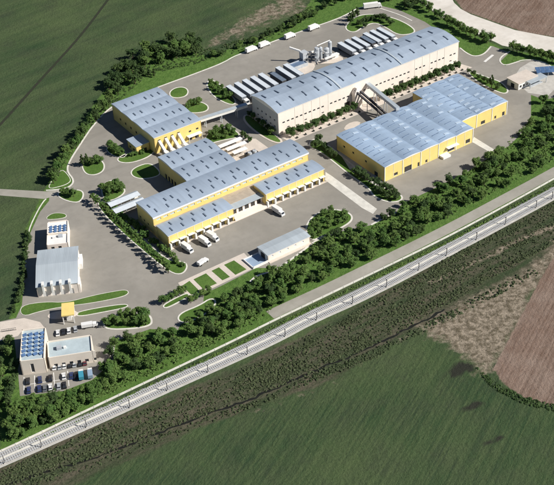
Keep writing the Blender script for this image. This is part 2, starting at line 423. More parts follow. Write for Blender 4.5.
# ------------------------------------------------------------------ paved areas and roads
Z_PAVE = 0.03
site = [(50,191),(70,186.5),(74,181),(67,171),(70,162),(84,140),(93,126),(110,107.5),(135,97),(160,87),(200,72.5),(224,63.5),(243,53.6),(283,38.7),(307,30),(350,14),(365,8),(379,6),(400,11),(424,22),(446,38),(461,49),(474,56.5),(484,54.5),(492,46),(509,52.5),(500,61),(505,66),(516,62.5),(532,59.5),(545,62),(570,80),(560,96),(545,100),(531,95),(531,116),(523,132),(509,146),(490,157),(464,174),(425,193),(402,204),(396,213),(372,225),(339,232),(313,243),(280,268),(256,268),(223,285),(204,294),(203,306),(195,316),(180,325),(178,330),(150,329),(116,341),(113,356),(108,366),(92,380),(63,391),(20,396),(18,372),(14,336),(-20,345),(-80,366),(-80,342),(-20,326),(16,318),(22,305),(23,291),(26,258),(28,238),(40,212),(49,201)]
ground_sheet('yard_pavement', [at(x, y) for x, y in site], Z_PAVE, 'yard')
ground_sheet('road', [at(x, y) for x, y in [(66,172),(69,161),(84,139),(110,107.2),(160,86.5),(200,72),(224,63),(243,53),(283,38.2),(307,29.5),(350,13.5),(365,7.5),(379,5.5),(400,10.5),(425,22),(448,38),(462,50),(475,57),(485,55),(492,46.5),(509,53),(500,62),(508,68),(516,79),(527,94),(524,104),(508,106),(505,93),(480,72),(462,70),(455,75),(330,124),(300,137),(276,140),(262,120),(246,100),(222,90),(205,92),(190,104),(170,110),(120,150),(90,190)]], Z_PAVE+0.006, 'road')
ground_sheet('west_road', [at(x, y) for x, y in [(-90,186),(0,189),(46,191.5),(62,189),(60,195),(44,199),(0,195.5),(-90,192)]], Z_PAVE+0.012, 'service')
srv_u = [(286,303),(297,299),(330,282),(362,265.5),(444,226),(500,196),(554,167),(680,98)]
srv_l = [(288,308),(299,305.5),(360,277),(384,265),(444,236),(500,206.5),(554,176.5),(680,107)]
struct(ribbon('service_road', [ (at(*a)+at(*b))*0.5 for a, b in zip([(270,311),(286,304),(330,283),(362,267),(444,226.5),(500,196.5),(554,167.5),(680,97)], [(270,319),(286,311),(330,291.5),(362,276),(444,236),(500,206),(554,177),(680,107)])], 6.6, 0.0, 0.05, 'service'))
ground_sheet('gravel_road', [at(x, y) for x, y in [(380,-60),(398,-22),(417,0),(444,18.5),(464,28.5),(491,40),(506,47.5),(530,48),(560,54),(640,72),(640,50),(523,33),(492,22),(464,12),(451,0),(436,-40)]], 0.02, 'gravel', 1)
ground_sheet('gate_apron', [at(x, y) for x, y in [(0,322),(24,318),(40,322),(44,327),(22,331),(18,336),(0,341)]], Z_PAVE+0.012, 'paving')

dk = NT('dark_earth'); dk.color(dk.mix(dk.bw(dk.noise(0.5, 4, 0.6, dk.vec('World')), 0.35, 0.65), (0.040, 0.036, 0.030), (0.030, 0.044, 0.022))).rough(0.95, 0.1); M['dark_earth'] = dk.m
struct(ribbon('farm_track', [at(x, y) for x, y in [(132,-34),(108,0),(80,37),(45,75),(-10,136),(-60,190)]], 1.9, 0.0, 0.02, 'dark_earth'))
M['dark_mud'] = worn('dark_mud', (0.014, 0.015, 0.012), 0.3, 0.5, 0.6)
def ragged(name, px, w0, w1, z, mat, seed):
    rg = random.Random(seed); p = resample(chaikin([at(x, y) for x, y in px], 2, False), 2.2); k = MB(); prev = None
    for i, q in enumerate(p):
        t = (p[min(i+1,len(p)-1)]-p[max(i-1,0)]).normalized(); n = Vector((-t.y, t.x, 0)); u = Vector((0,0,z)); c = q + n*rg.uniform(-0.4,0.4)
        cur = (c+n*rg.uniform(w0,w1)+u, c-n*rg.uniform(w0,w1)+u)
        if prev: k.face([prev[1], cur[1], cur[0], prev[0]])
        prev = cur
    return struct(k.build(name, mat))
ragged('drainage_ditch', [(-60,508),(28,477),(94,458.5),(150,436),(206,414),(260,396),(308,373),(366,350),(446,309)], 0.1, 0.95, 0.02, 'dark_mud', 3)
# kerbs along the outer edges of roads and yards
def kerb_line(px, w=0.9, smooth=2, name='kerb_strip'):
    return struct(ribbon(name, [at(x, y) for x, y in px], w, 0.0, 0.15, 'kerb', None, smooth))
kerb_line([(46,190.5),(60,189.5),(70,187),(74.5,180.5),(66.5,171),(69.5,161),(83.5,139.5),(93,125.5),(110,107),(134,96.5),(160,86.5),(200,72),(223,63),(233,57),(243,53),(283,38),(307,29.3),(335,20),(350,13),(357,8.5),(367,6.5)])
kerb_line([(460,48),(466,53),(474,56.8),(484,54.6),(491,46.5)])
kerb_line([(510,51.5),(502,56),(499,61),(504,66),(516,62.5),(523,59.8),(540,60.5),(556,69)])
kerb_line([(116,340),(113.3,347),(113,356)]); kerb_line([(313.5,242.5),(296,256),(280,267.5),(268,272.5)], 1.0)
kerb_line([(339.5,230.5),(326,236),(313.5,242)], 1.0); kerb_line([(396,212.5),(384,218),(371,225)], 1.0)
kerb_line([(268,272.5),(256,276),(250,282)], 1.0)
kerb_line([(46,199),(43,202),(37,212),(28.5,230),(27,246),(26,262),(23,293)], 0.6)
kerb_line([(380,8.5),(400,15),(412,21)], 0.9)

# ------------------------------------------------------------------ grass islands
island([(170,92),(176,88),(184,87.5),(188,91),(186,96),(178,98),(171,97)])
island([(184,107),(190,102),(200,102),(208,106),(207,111),(196,113),(187,112)])
island([(82,165),(86,160),(98,159),(104,164),(103,171),(95,175),(86,174)])
island([(118,158),(129,153),(143,151),(152,149),(154,152),(146,158),(130,163),(119,162)])
island([(131,172),(137,167),(150,163),(160,172),(158,176),(144,179),(134,177)])
island([(102,190),(104,184),(112,180),(120,186),(126,192),(112,201),(104,198)])
island([(58,192),(76,190),(83,192),(82,199),(76,203),(60,198)])
island([(48,189),(60,186.5),(68,183.5),(71,180),(65,172),(61,170),(52,181)], 0.4)
island([(206,84),(213,79),(236,100),(233,106),(214,97)], 0.9)
island([(205,136),(220,127),(236,131),(240,137),(222,140),(208,144)])
island([(310,147),(311,141),(318,139),(336,152),(352,166),(368,178),(374,185),(388,190),(402,196),(400,201),(388,202),(374,196),(370,188),(352,176),(330,158),(318,150)], 0.9)
island([(306,226),(316,214),(330,210),(342,211),(351,215),(351,221),(340,228),(322,236),(310,241)], 0.9)
island([(345,29),(350,21),(360,15.5),(375,14.5),(394,18.5),(408,25),(415,31),(411,34),(398,35),(386,27),(374,22),(362,27),(354,33)], 0.9)
island([(468,72),(474,73),(490,79),(500,82),(508,90),(505,94),(494,90),(478,82)], 0.9)
island([(247,114),(244,119),(252,128),(266,138),(278,143),(282,141),(262,126)], 1.2, 2, 'planting_bed', 'paving')
island([(104,322),(112,319),(130,313),(148,315),(151,320),(150,325),(135,328),(106,329)], 0.9)
island([(163,306),(175,299),(187,293.5),(189,296),(178,302),(166,308)], 0.7)
island([(178,319),(182,313),(200,306),(212,298),(216,304),(202,316),(184,323)], 0.8)
island([(96,205),(104,200),(126,222),(150,246),(167,261),(184,262),(187,267),(182,274),(172,273),(150,256),(122,232)], 0.7)
island([(20,306),(44,302),(66,303),(92,296),(115,291.5),(126,290),(129,293),(122,297),(92,303),(66,306),(40,311),(22,317)], 0.3)
island([(76,313),(96,308.5),(126,304),(128,307),(100,312.5),(78,316.5)], 0.5)
island([(47,217),(54,213),(66,214),(66,218),(47,220)], 0.3)
island([(106,150),(110,146),(118,149),(127,153),(124,158),(114,156)], 0.6)
# lawn panels with paved paths between them, beside the dock yard
ground_sheet('lawn_paving', [at(x, y) for x, y in [(178,283),(236,256.5),(244,253),(257,267),(250,270),(190,299),(186,295)]], 0.10, 'paving', 0, 0.1)
for quad in ([(182,286),(189.5,281),(199.5,291),(191.5,295)], [(193.5,279.5),(206,273.5),(217,283.5),(203.5,289.5)], [(211.5,271),(219,267.5),(230,277),(222.5,280.5)], [(224,265),(234,260.5),(246.5,269.5),(235.5,275)]):
    ground_sheet('lawn_panel', [at(x, y) for x, y in quad], 0.13, 'lawn')
# paved aprons
ground_sheet('hall_forecourt', [AB(a, b) for a, b in [(59,-82),(194,-82),(197,-72.5),(60,-72.5)]], 0.05, 'paving', 0, 0.05)
ground_sheet('dock_apron', [AB(a, b) for a, b in [(-45.5,-29),(51,-29),(53,-27.6),(-45.5,-27.6)]], 0.06, 'paving', 0, 0.05)
ground_sheet('footpath', [at(x, y) for x, y in [(325.5,172),(331,175.5),(377,209),(373,214),(362,208),(325,180)]], 0.055, 'kerb')
ground_sheet('footpath', [at(x, y) for x, y in [(474,137),(477,139),(494,149.5),(491,153),(472,142)]], 0.055, 'kerb')
ground_sheet('equipment_slab', [at(x, y) for x, y in [(304,64),(320,58),(336,54),(345,59),(338,63),(318,64)]], 0.06, 'paving', 1)
ground_sheet('equipment_slab', [at(x, y) for x, y in [(290,60),(310,60),(316,65),(312,72),(298,76)]], 0.064, 'paving', 1)
ground_sheet('plaza', [AB(a, b) for a, b in [(22,-93),(41,-94),(47,-88),(47,-76),(40,-62),(20,-62)]], 0.06, 'paving', 0, 0.05)
ground_sheet('guard_lot', [at(x, y) for x, y in [(513,79),(520,68),(530,62),(541,61),(556,70),(560,84),(548,96),(528,93)]], 0.056, 'concrete')
ground_sheet('hall_side_paving', [at(x, y) for x, y in [(338,151),(346,150),(386,183),(376,186),(350,170)]], 0.15, 'concrete')
ground_sheet('white_pad', [at(x, y) for x, y in [(343,130),(347,124),(356,121),(362,123),(352,130)]], 0.06, 'paving', 1)

# crossing bars at the gate and parking lines
def stripes(name, p, q, n, length, w, direc, z=0.075):
    k = MB()
    for i in range(n):
        c = p.lerp(q, i/(n-1)); a = direc*length/2; s = Vector((-direc.y, direc.x, 0))*w/2; u = Vector((0,0,z))
        k.face([c-a-s+u, c+a-s+u, c+a+s+u, c-a+s+u])
    o = k.build(name, 'marking'); return struct(o)
gdir = (at(493,56)-at(485,61)).normalized()
stripes('crossing_marking', at(484,61.5), at(493,55.5), 2, 0.1, 0.1, gdir)
struct(ribbon('gate_line', [at(484.5,62), at(493,55)], 1.6, 0.0, 0.08, 'marking', None, 0))

# ------------------------------------------------------------------ railway
rail_c = [(-90,498),(0,460),(110,411.5),(160,388.5),(270,339.5),(309,318),(360,296),(444,252),(500,222.5),(554,193.3),(680,123)]
rc = chaikin([at(x, y) for x, y in rail_c], 3, False); rc = resample(rc, 2.0)
def off_line(p, d):
    out = []
    for i in range(len(p)):
        t = (p[min(i+1,len(p)-1)]-p[max(i-1,0)]).normalized(); out.append(p[i]+Vector((-t.y, t.x, 0))*d)
    return out
rail_root = empty('railway', (0,0,0)); struct(rail_root); rail_root['label'] = 'pale double track railway on ballast curving along the site'
k = MB(); prof = [(4.5,0.0),(3.6,0.4),(-3.5,0.4),(-4.3,0.0)]
lines = [[p + Vector((0,0,z)) for p in off_line(rc, d)] for d, z in prof]
for a, b in zip(lines, lines[1:]):
    for i in range(len(rc)-1): k.face([a[i], b[i], b[i+1], a[i+1]])
bb = k.build('ballast_bed', 'ballast', rail_root)
for d0 in (2.05, -1.95):
    for s_ in (-0.72, 0.72): ribbon('rail', off_line(rc, d0+s_), 0.14, 0.55, 0.72, 'steel', rail_root, 0)
    k = MB(); sl_ = resample(off_line(rc, d0), 0.95)
    for i in range(len(sl_)-1):
        t = (sl_[i+1]-sl_[i]).normalized(); n_ = Vector((-t.y, t.x, 0)); c = sl_[i]+Vector((0,0,0.51))
        k.beam(c-n_*1.2, c+n_*1.2, 0.30, 0.16)
    o = k.build('sleepers', 'sleeper', rail_root); o['kind'] = 'stuff'
ribbon('cable_trough', off_line(rc, 0.05), 0.8, 0.35, 0.70, 'kerb', rail_root, 0)
ribbon('edge_walkway', off_line(rc, -3.75), 0.5, 0.1, 0.48, 'concrete', rail_root, 0)
# short posts with a cross arm along the track
k = MB(); k.box(-0.12,0.12,-0.12,0.12,0,4.6); post_me = k.mesh('post', 'darksteel')
k = MB(); k.beam((0,-0.5,4.3),(0,0.7,4.3),0.12,0.14); k.beam((0,0,3.7),(0,0.6,4.25),0.07,0.07); arm_me = k.mesh('cross_arm', 'darksteel')
k = MB(); k.box(-0.3,0.3,-0.3,0.3,0,0.5); foot_me = k.mesh('footing', 'concrete')
mast_px = [(3,463),(42.5,446),(85.5,428),(127.5,408.5),(168,390.5),(207,371.5),(246,353),(282,336),(317,319),(352,302.5),(384,286),(415,270),(446,254.5),(476.5,239),(505,223.5),(533,208),(550,199)]
for i, (x, y) in enumerate(mast_px):
    p = at(x, y); j = min(range(len(rc)), key=lambda q: (rc[q]-p).length); t = (rc[min(j+1,len(rc)-1)]-rc[j-1]).normalized()
    r_ = empty('track_post', rc[j] + Vector((t.y, -t.x, 0))*3.3 + Vector((0,0,0.3)), math.atan2(t.y, t.x), 'dark post with cross arm on the lower side of the railway, %s from the left' % ORD[i], 'post', 'posts along the railway')
    put('footing', foot_me, r_); put('mast', post_me, r_); put('cross_arm', arm_me, r_)

# ------------------------------------------------------------------ perimeter wall
wl_px = [(-40,470),(18,444.5),(105,402.5),(160,376.5),(235.5,340.7),(268,324),(305,306.5),(360,280),(444,239.5),(500,209.5),(554,179.5),(640,131)]
wp = resample(chaikin([at(x, y) for x, y in wl_px], 2, False), 6.0)
pw = empty('perimeter_wall', wp[0], 0, 'long low pale concrete panel wall between service road and railway', 'wall')
k = MB(); k.box(0,5.9,-0.09,0.09,0,0.95); k.box(0,5.9,-0.15,0.15,0.95,1.06); pan_me = k.mesh('wall_panel', 'kerb')
k = MB(); k.box(-0.16,0.16,-0.2,0.2,0,1.2); pst_me = k.mesh('wall_post', 'kerb')
for a, b in zip(wp, wp[1:]):
    rz = math.atan2((b-a).y, (b-a).x)
    put('wall_panel', pan_me, pw, a-wp[0]+(b-a)*0.01, rz); put('wall_post', pst_me, pw, a-wp[0], rz)
# fence along the western field
fp = resample(chaikin([at(x, y) for x, y in [(86,128),(60,160),(47,185)]], 2, False), 5.0)

# ------------------------------------------------------------------ building kit (local x along the halls, local y away from the railway)
def broot(name, a, b, label, cat='building', group=None, rz=YA): return empty(name, AB(a, b, 0), rz, label, cat, group)
def wall_open(parent, p0, p1, z0, z1, openings, mat, name='wall', t=0.4):
    """wall slab from p0 to p1 (local xy), outer face on the right-hand side, with real openings (u0,u1,z0,z1)"""
    p0 = Vector((*p0, 0)); p1 = Vector((*p1, 0)); d = (p1-p0); L = d.length; d.normalize(); n = Vector((d.y, -d.x, 0))
    k = MB()
    us = sorted({0.0, L, *[o[0] for o in openings], *[o[1] for o in openings]})
    def blk(u0, u1, za, zb):
        a = p0+d*u0; b = p0+d*u1; i = -n*t
        q = [a, b, b+i, a+i]; k.hexa([Vector((v.x, v.y, za)) for v in q] + [Vector((v.x, v.y, zb)) for v in q])
    for u0, u1 in zip(us, us[1:]):
        if u1-u0 < 1e-4: continue
        mid = (u0+u1)/2; ops = sorted([(o[2], o[3]) for o in openings if o[0] <= mid <= o[1]]); z = z0
        for za, zb in ops:
            if za > z+1e-4: blk(u0, u1, z, za)
            z = max(z, zb)
        if z < z1-1e-4: blk(u0, u1, z, z1)
    return k.build(name, mat, parent)
def pane_on(parent, p0, p1, u0, u1, z0, z1, name, mat, depth=0.25, frame=None):
    p0 = Vector((*p0, 0)); p1 = Vector((*p1, 0)); d = (p1-p0).normalized(); n = Vector((d.y, -d.x, 0))
    c = p0 + d*((u0+u1)/2) - n*depth
    w_, h_ = u1-u0, z1-z0
    key = (name, mat, round(w_,2), round(h_,2), frame)
    if key not in PM:
        k = MB(); k.box(-w_/2, w_/2, 0.0, 0.08, 0, h_)
        me = k.mesh(name, mat); fm = None
        if frame:
            k = MB(); f = 0.12
            k.box(-w_/2, -w_/2+f, -0.06, 0.1, 0, h_); k.box(w_/2-f, w_/2, -0.06, 0.1, 0, h_); k.box(-w_/2+f, w_/2-f, -0.06, 0.1, h_-f, h_); k.box(-w_/2+f, w_/2-f, -0.10, 0.1, 0, f)
            fm = k.mesh('frame', frame)
        PM[key] = (me, fm)
    me, fm = PM[key]
    o = put(name, me, parent, (c.x, c.y, z0), math.atan2(d.y, d.x))
    if fm: put('frame', fm, o)
    return o
PM = {}
def vault(parent, x0, x1, y0, y1, z, rise, axis, mat, seg=10, over=0.25, endmat='white', name='roof_vault'):
    """one barrel shell: curved roof sheet with a fascia, axis 'X' or 'Y'"""
    k = MB()
    if axis == 'X': u0, u1, l0, l1 = y0, y1, x0-over, x1+over
    else: u0, u1, l0, l1 = x0, x1, y0-over, y1+over
    P = lambda u, l, zz: (l, u, zz) if axis == 'X' else (u, l, zz)
    us = [u0 + (u1-u0)*i/seg for i in range(seg+1)]; zs = [z + 0.25 + rise*(1-(2*(i/seg)-1)**2) for i in range(seg+1)]
    for i in range(seg):
        q = [P(us[i], l0, zs[i]), P(us[i+1], l0, zs[i+1]), P(us[i+1], l1, zs[i+1]), P(us[i], l1, zs[i])]
        k.face(q if axis == 'Y' else q[::-1], 0)
        for l, fl in ((l0, 0), (l1, 1)):
            e = [P(us[i], l, z-0.02), P(us[i+1], l, z-0.02), P(us[i+1], l, zs[i+1]), P(us[i], l, zs[i])]
            k.face(e[::-1] if fl else e, 1)
    for u, zz in ((us[0], zs[0]), (us[-1], zs[-1])):
        k.face([P(u, l0, z-0.02), P(u, l1, z-0.02), P(u, l1, zz), P(u, l0, zz)], 1)
    k.face([P(u0,l0,z-0.02),P(u1,l0,z-0.02),P(u1,l1,z-0.02),P(u0,l1,z-0.02)], 1)
    o = k.build(name, [mat, endmat], parent, False); return o
def vault_z(u, u0, u1, z, rise): return z + 0.25 + rise*(1-(2*(u-u0)/(u1-u0)-1)**2)
def vault_slope(u, u0, u1, rise): return -4*rise*(2*(u-u0)/(u1-u0)-1)/(u1-u0)
k = MB(); k.box(-0.22,0.22,-1.45,1.45,0,0.3); k.box(-0.29,0.29,-1.52,1.52,0.3,0.38); VENT_Y = k.mesh('roof_vent', 'vent')
k = MB(); k.box(-0.22,0.22,-2.3,2.3,0,0.3); k.box(-0.28,0.28,-2.36,2.36,0.3,0.38); VENT_L = k.mesh('roof_vent', 'vent')
k = MB(); k.box(-1.3,1.3,-0.26,0.26,0,0.3); k.box(-1.4,1.4,-0.34,0.34,0.3,0.38); VENT_X = k.mesh('roof_vent', 'vent')
k = MB(); k.box(-2.3,2.3,-0.2,0.2,0,0.16); SKY_X = k.mesh('skylight', 'skylight')
k = MB(); k.box(-1.7,1.7,-0.75,0.75,0,0.14); SKYP_X = k.mesh('skylight', 'palesky')
def on_vault(parent, me, x, y, z, axis, slope):
    o = put(me.name.split('.')[0], me, parent, (x, y, z-0.08))
    if axis == 'X': o.rotation_euler = (math.atan(slope), 0, 0)
    else: o.rotation_euler = (0, -math.atan(slope), 0)
    return o

# ------------------------------------------------------------------ long white hall (behind)
wr = broot('long_hall', 58.8, -82.2, 'very long white hall with blue-grey roof and a row of small windows')
WL, WD, WH = 135.2, 26.2, 14.6
wins = []
rnd = random.Random(3); u = 3.0
while u < WL-4:
    if rnd.random() < 0.88: wins.append((u, u+1.7, 7.0, 8.0))
    u += 3.05
doors_w = [(47.0, 51.0, 0, 4.2), (88, 91.5, 0, 3.8)]
low_w = [(o_[0], o_[1], 3.2, 4.0) for i_, o_ in enumerate(wins) if i_ % 4 == 1 and not 45 < o_[0] < 53 and not 86 < o_[0] < 93]
wall_open(wr, (0,0), (WL,0), 0, WH, wins+doors_w+low_w, 'pinkwhite')
wall_open(wr, (WL,0), (WL,WD), 0, WH, [(6,8,7,8),(12,14,7,8),(18,20,7,8)], 'pinkwhite')
gw = [(5.0+i*4.2, 6.6+i*4.2, z_, z_+1.2) for i in range(5) for z_ in (4.2, 8.2)]
wall_open(wr, (WL,WD), (0,WD), 0, WH, [(u_, u_+4, 0, 4.2) for u_ in range(8, 130, 12)], 'pinkwhite')
wall_open(wr, (0,WD), (0,0), 0, WH, gw, 'grey_shade_clad')
for o_ in wins+low_w: pane_on(wr, (0,0), (WL,0), *o_, 'window', 'glass')
for o_ in doors_w: pane_on(wr, (0,0), (WL,0), *o_, 'door', 'door')
for o_ in gw: pane_on(wr, (0,WD), (0,0), *o_, 'window', 'glass', 0.25, 'white')
for u_ in range(8, 130, 12): pane_on(wr, (WL,WD), (0,WD), u_, u_+4, 0, 4.2, 'dock_door', 'door')
for y_ in (6,12,18): pane_on(wr, (WL,0), (WL,WD), y_, y_+2, 7, 8, 'window', 'glass')
vault(wr, 0, WL, -0.3, WD+0.3, WH, 2.1, 'X', 'roof_x', 4)
for i in range(15):
    x_ = 5.5+i*8.9
    on_vault(wr, VENT_L, x_, 6.3, vault_z(6.3,-0.3,WD+0.3,WH,2.1), 'X', vault_slope(6.3,-0.3,WD+0.3,2.1))
    on_vault(wr, VENT_L, x_-2.5, 17.5, vault_z(17.5,-0.3,WD+0.3,WH,2.1), 'X', vault_slope(17.5,-0.3,WD+0.3,2.1))
for x_ in (44.5, 89.8):
    k = MB(); prev = None
    for i in range(13):
        y_ = -0.3 + (WD+0.6)*i/12; z_ = vault_z(y_,-0.3,WD+0.3,WH,2.1)
        if prev: k.beam((x_,prev[0],prev[1]+0.1),(x_,y_,z_+0.1),1.0,0.5)
        prev = (y_, z_)
    k.build('roof_rib', 'roof_pale', wr)
k = MB()
for i in range(1, 23): k.box(i*5.9-0.14, i*5.9+0.14, -0.10, 0.0, 0, WH-0.1)
pm = None
for i in range(1, 23):
    if pm is None:
        k = MB(); k.box(-0.15,0.15,-0.09,0.02,0.0,WH-0.3); pm = k.mesh('pilaster', 'pinkwhite')
    if not any(o_[0]-0.2 < i*5.9 < o_[1]+0.2 for o_ in wins+doors_w): put('pilaster', pm, wr, (i*5.9, 0, 0.02))

# ------------------------------------------------------------------ north hall (yellow, four vaults)
nr = broot('dock_hall', -5.5, -110.2, 'yellow hall with four low vaults and slanting loading chutes, nearest the upper field')
NL, ND, NH = 30.6, 48.8, 10.2
ch_u = [3.0, 7.2, 11.4, 15.6]; nd = [(u_-0.9, u_+0.9, 6.0, 8.2) for u_ in ch_u] + [(21.5,24.0,0,3.2),(26.0,28.4,0,3.2),(27,28.6,5.2,6.4),(22.2,23.8,5.2,6.4)]
wall_open(nr, (0,0), (NL,0), 0, NH, nd, 'yellow')
wall_open(nr, (NL,0), (NL,ND), 0, NH, [], 'yellow'); wall_open(nr, (NL,ND), (0,ND), 0, NH, [], 'yellow')
wside = [(8+i*6.2, 9.8+i*6.2, 3.2, 4.8) for i in range(6)]
wall_open(nr, (0,ND), (0,0), 0, NH, wside, 'yellow')
for o_ in wside: pane_on(nr, (0,ND), (0,0), *o_, 'window', 'glass')
for o_ in nd: pane_on(nr, (0,0), (NL,0), *o_, 'door' if o_[2] == 0 else 'window', 'door' if o_[2] == 0 else 'glass')
for i in range(4):
    y0 = -0.2+i*(ND+0.4)/4; y1 = y0+(ND+0.4)/4
    vault(nr, 0, NL, y0, y1, NH, 0.6, 'X', 'roof_x', 6)
    for j, x_ in enumerate((4.0, 8.5, 17.0, 21.5, 26.0)):
        yy = y0+4.2; on_vault(nr, VENT_Y, x_+(i % 2)*1.2, yy, vault_z(yy,y0,y1,NH,0.6), 'X', vault_slope(yy,y0,y1,0.6))
CH = None
for i, u_ in enumerate(ch_u):
    if CH is None:
        k = MB(); k.beam((0,0.2,7.1),(0,-6.5,2.9),1.5,1.5); CH = k.mesh('loading_chute', 'white')
        k = MB(); k.box(-1.2,1.2,-9.4,-6.1,0.2,3.8); CB = k.mesh('chute_hopper', 'white')
        k = MB(); k.box(-1.0,-0.8,-4.2,-4.0,0,4.0); k.box(0.8,1.0,-4.2,-4.0,0,4.0); CS = k.mesh('support_leg', 'steel')
    c = put('loading_chute', CH, nr, (u_, 0, 0)); put('hopper', CB, c); put('support_leg', CS, c)
k = MB(); k.box(20.5,29.5,-2.6,-0.02,3.5,3.8); k.build('entrance_canopy', 'white', nr)
k = MB()
for x_ in (20.7, 29.1): k.box(x_,x_+0.2,-2.5,-2.3,0.03,3.5)
k.build('canopy_post', 'white', nr)
ax = broot('annex', -14.2, -116.3, 'small yellow annex with flat blue-grey roof beside the dock hall')
wall_open(ax, (0,0),(8.6,0),0,5,[(1.5,3,1,2.4),(5,6.6,0,2.4)],'yellow'); wall_open(ax,(8.6,0),(8.6,10),0,5,[],'yellow'); wall_open(ax,(8.6,10),(0,10),0,5,[],'yellow'); wall_open(ax,(0,10),(0,0),0,5,[(2,4,1.2,2.6),(6,8,1.2,2.6)],'yellow')
pane_on(ax,(0,0),(8.6,0),1.5,3,1,2.4,'window','glass'); pane_on(ax,(0,0),(8.6,0),5,6.6,0,2.4,'door','door')
for o_ in ((2,4,1.2,2.6),(6,8,1.2,2.6)): pane_on(ax,(0,10),(0,0),*o_,'window','glass')
k = MB(); k.box(-0.4,8.55,-0.4,10.4,5.0,5.35); k.build('roof', 'roof_x', ax)

# ------------------------------------------------------------------ central dock building
mr = broot('central_building', -45.0, -29.2, 'large stepped yellow building with blue vaulted roofs and truck docks')
ML = 96.4
# low dock blocks in front
def dock_block(x0, x1, n):
    Lb = x1-x0; st = Lb/n; ops = [(i*st+st*0.36, i*st+st*0.84, 0.0, 3.5) for i in range(n)]
    wall_open(mr, (x0,0),(x1,0),0,7.6,ops,'yellow')
    for o_ in ops:
        d = pane_on(mr,(x0,0),(x1,0),*o_,'dock_door','door',0.35)
    pil = MB(); pil.box(-0.45,0.45,-1.3,-0.02,0.03,3.3); pme = pil.mesh('pier','white')
    shl = MB(); shl.box(-1.7,1.7,-1.5,-0.03,3.6,3.9); shm = shl.mesh('dock_canopy','white')
    for i in range(n):
        put('pier', pme, mr, (x0+i*st+st*0.13, 0, 0)); put('dock_canopy', shm, mr, (x0+(ops[i][0]+ops[i][1])/2, 0, 0))
    jn = MB(); jn.box(-0.11,0.11,-0.07,-0.01,4.0,7.55); jm = jn.mesh('cladding_joint','white')
    for i in range(n): put('cladding_joint', jm, mr, (x0+i*st+st*0.13, 0, 0))
    wall_open(mr,(x1,0),(x1,11.0),0,7.6,[],'yellow'); wall_open(mr,(x0,11.0),(x0,0),0,7.6,[],'yellow'); wall_open(mr,(x1,11.0),(x0,11.0),0,7.6,[],'yellow')
    vault(mr, x0, x1, -0.3, 11.3, 7.6, 0.55, 'X', 'roof_x', 6, 0.2)
    nv = int(Lb//7.5)
    for i in range(nv):
        x_ = x0+4+i*(Lb-6)/nv
        on_vault(mr, VENT_Y, x_, 3.2, vault_z(3.2,-0.3,11.3,7.6,0.55), 'X', 0.05); on_vault(mr, VENT_Y, x_+2.2, 7.8, vault_z(7.8,-0.3,11.3,7.6,0.55), 'X', -0.05)
dock_block(0, 38.8, 8); dock_block(58.6, ML, 8)
# recessed middle dock with a platform
ops = [(1.0+i*3.8, 3.6+i*3.8, 1.1, 4.2) for i in range(5)]
wall_open(mr,(38.85,3.2),(58.55,3.2),0,5.4,ops,'pinkwhite')
for o_ in ops: pane_on(mr,(38.85,3.2),(58.55,3.2),*o_,'dock_door','door',0.35)
k = MB(); k.box(38.85,58.55,-1.0,3.18,0.03,1.1); k.build('dock_platform','pinkwhite',mr)
k = MB(); k.box(38.85,58.55,1.4,11.0,5.4,5.75); k.build('dock_roof','roof_pale',mr)
k = MB(); k.box(0.1,ML-0.1,11.3,14.2,5.9,6.2); k.build('gutter_roof','tan_roof',mr)
k = MB(); k.box(38.9,58.5,6.0,11.28,5.76,6.05); k.build('gravel_roof','tan_roof',mr)
wall_open(mr,(0,14.2),(0,11.0),0,5.9,[],'yellow'); wall_open(mr,(ML,11.0),(ML,14.2),0,5.9,[],'yellow')
# main nave
cl = [(2+i*4.0, 4.6+i*4.0, 8.2, 9.3) for i in range(23)]
wall_open(mr,(0,14.2),(ML,14.2),0,11.0,cl,'yellow')
for o_ in cl: pane_on(mr,(0,14.2),(ML,14.2),*o_,'clerestory_window','palesky')
wall_open(mr,(ML,14.2),(ML,31),0,11.0,[(3,5,1,3),(8,10,1,3)],'yellow'); wall_open(mr,(ML,31),(0,31),0,11.0,[],'yellow')
sw = [(2,3.6,3.2,4.4),(6,7.6,3.2,4.4),(10,11.6,3.2,4.4)]
wall_open(mr,(0,31),(0,14.2),0,11.0,sw,'yellow')
for o_ in sw: pane_on(mr,(0,31),(0,14.2),*o_,'window','glass')
for o_ in [(3,5,1,3),(8,10,1,3)]: pane_on(mr,(ML,14.2),(ML,31),*o_,'window','glass')
k = MB(); k.box(-0.2,ML+0.2,13.75,14.15,10.2,11.0); k.build('fascia','white',mr)
vault(mr, 0, ML, 13.7, 31.3, 11.0, 1.0, 'X', 'roof_x', 10)
for i in range(14):
    x_ = 4+i*6.8
    on_vault(mr, VENT_Y, x_, 17.5, vault_z(17.5,13.7,31.3,11,1.0), 'X', vault_slope(17.5,13.7,31.3,1.0))
    on_vault(mr, VENT_Y, x_+(1.6 if i % 2 else -1.2), 22.6, vault_z(22.6,13.7,31.3,11,1.0), 'X', 0)
# north extension, two vaults
wall_open(mr,(31,62),(31,31.3),0,10.6,[(6+i*3.2,8+i*3.2,0,3.4) for i in range(4)],'yellow')
for i in range(4): pane_on(mr,(31,62),(31,31.3),6+i*3.2,8+i*3.2,0,3.4,'door','door')
wall_open(mr,(61.5,31.3),(61.5,62),0,10.6,[],'yellow'); wall_open(mr,(61.5,62),(31,62),0,10.6,[],'yellow')
for i in range(2):
    y0, y1 = 31.4+i*15.4, 31.4+(i+1)*15.4
    vault(mr, 31, 61.5, y0, y1, 10.6, 0.85, 'X', 'roof_x', 9)
    for j in range(5):
        x_ = 34+j*5.9
        for yy in (y0+4.2, y0+10.4):
            on_vault(mr, VENT_Y, x_+(yy-y0)*0.1, yy, vault_z(yy,y0,y1,10.6,0.85), 'X', vault_slope(yy,y0,y1,0.85))

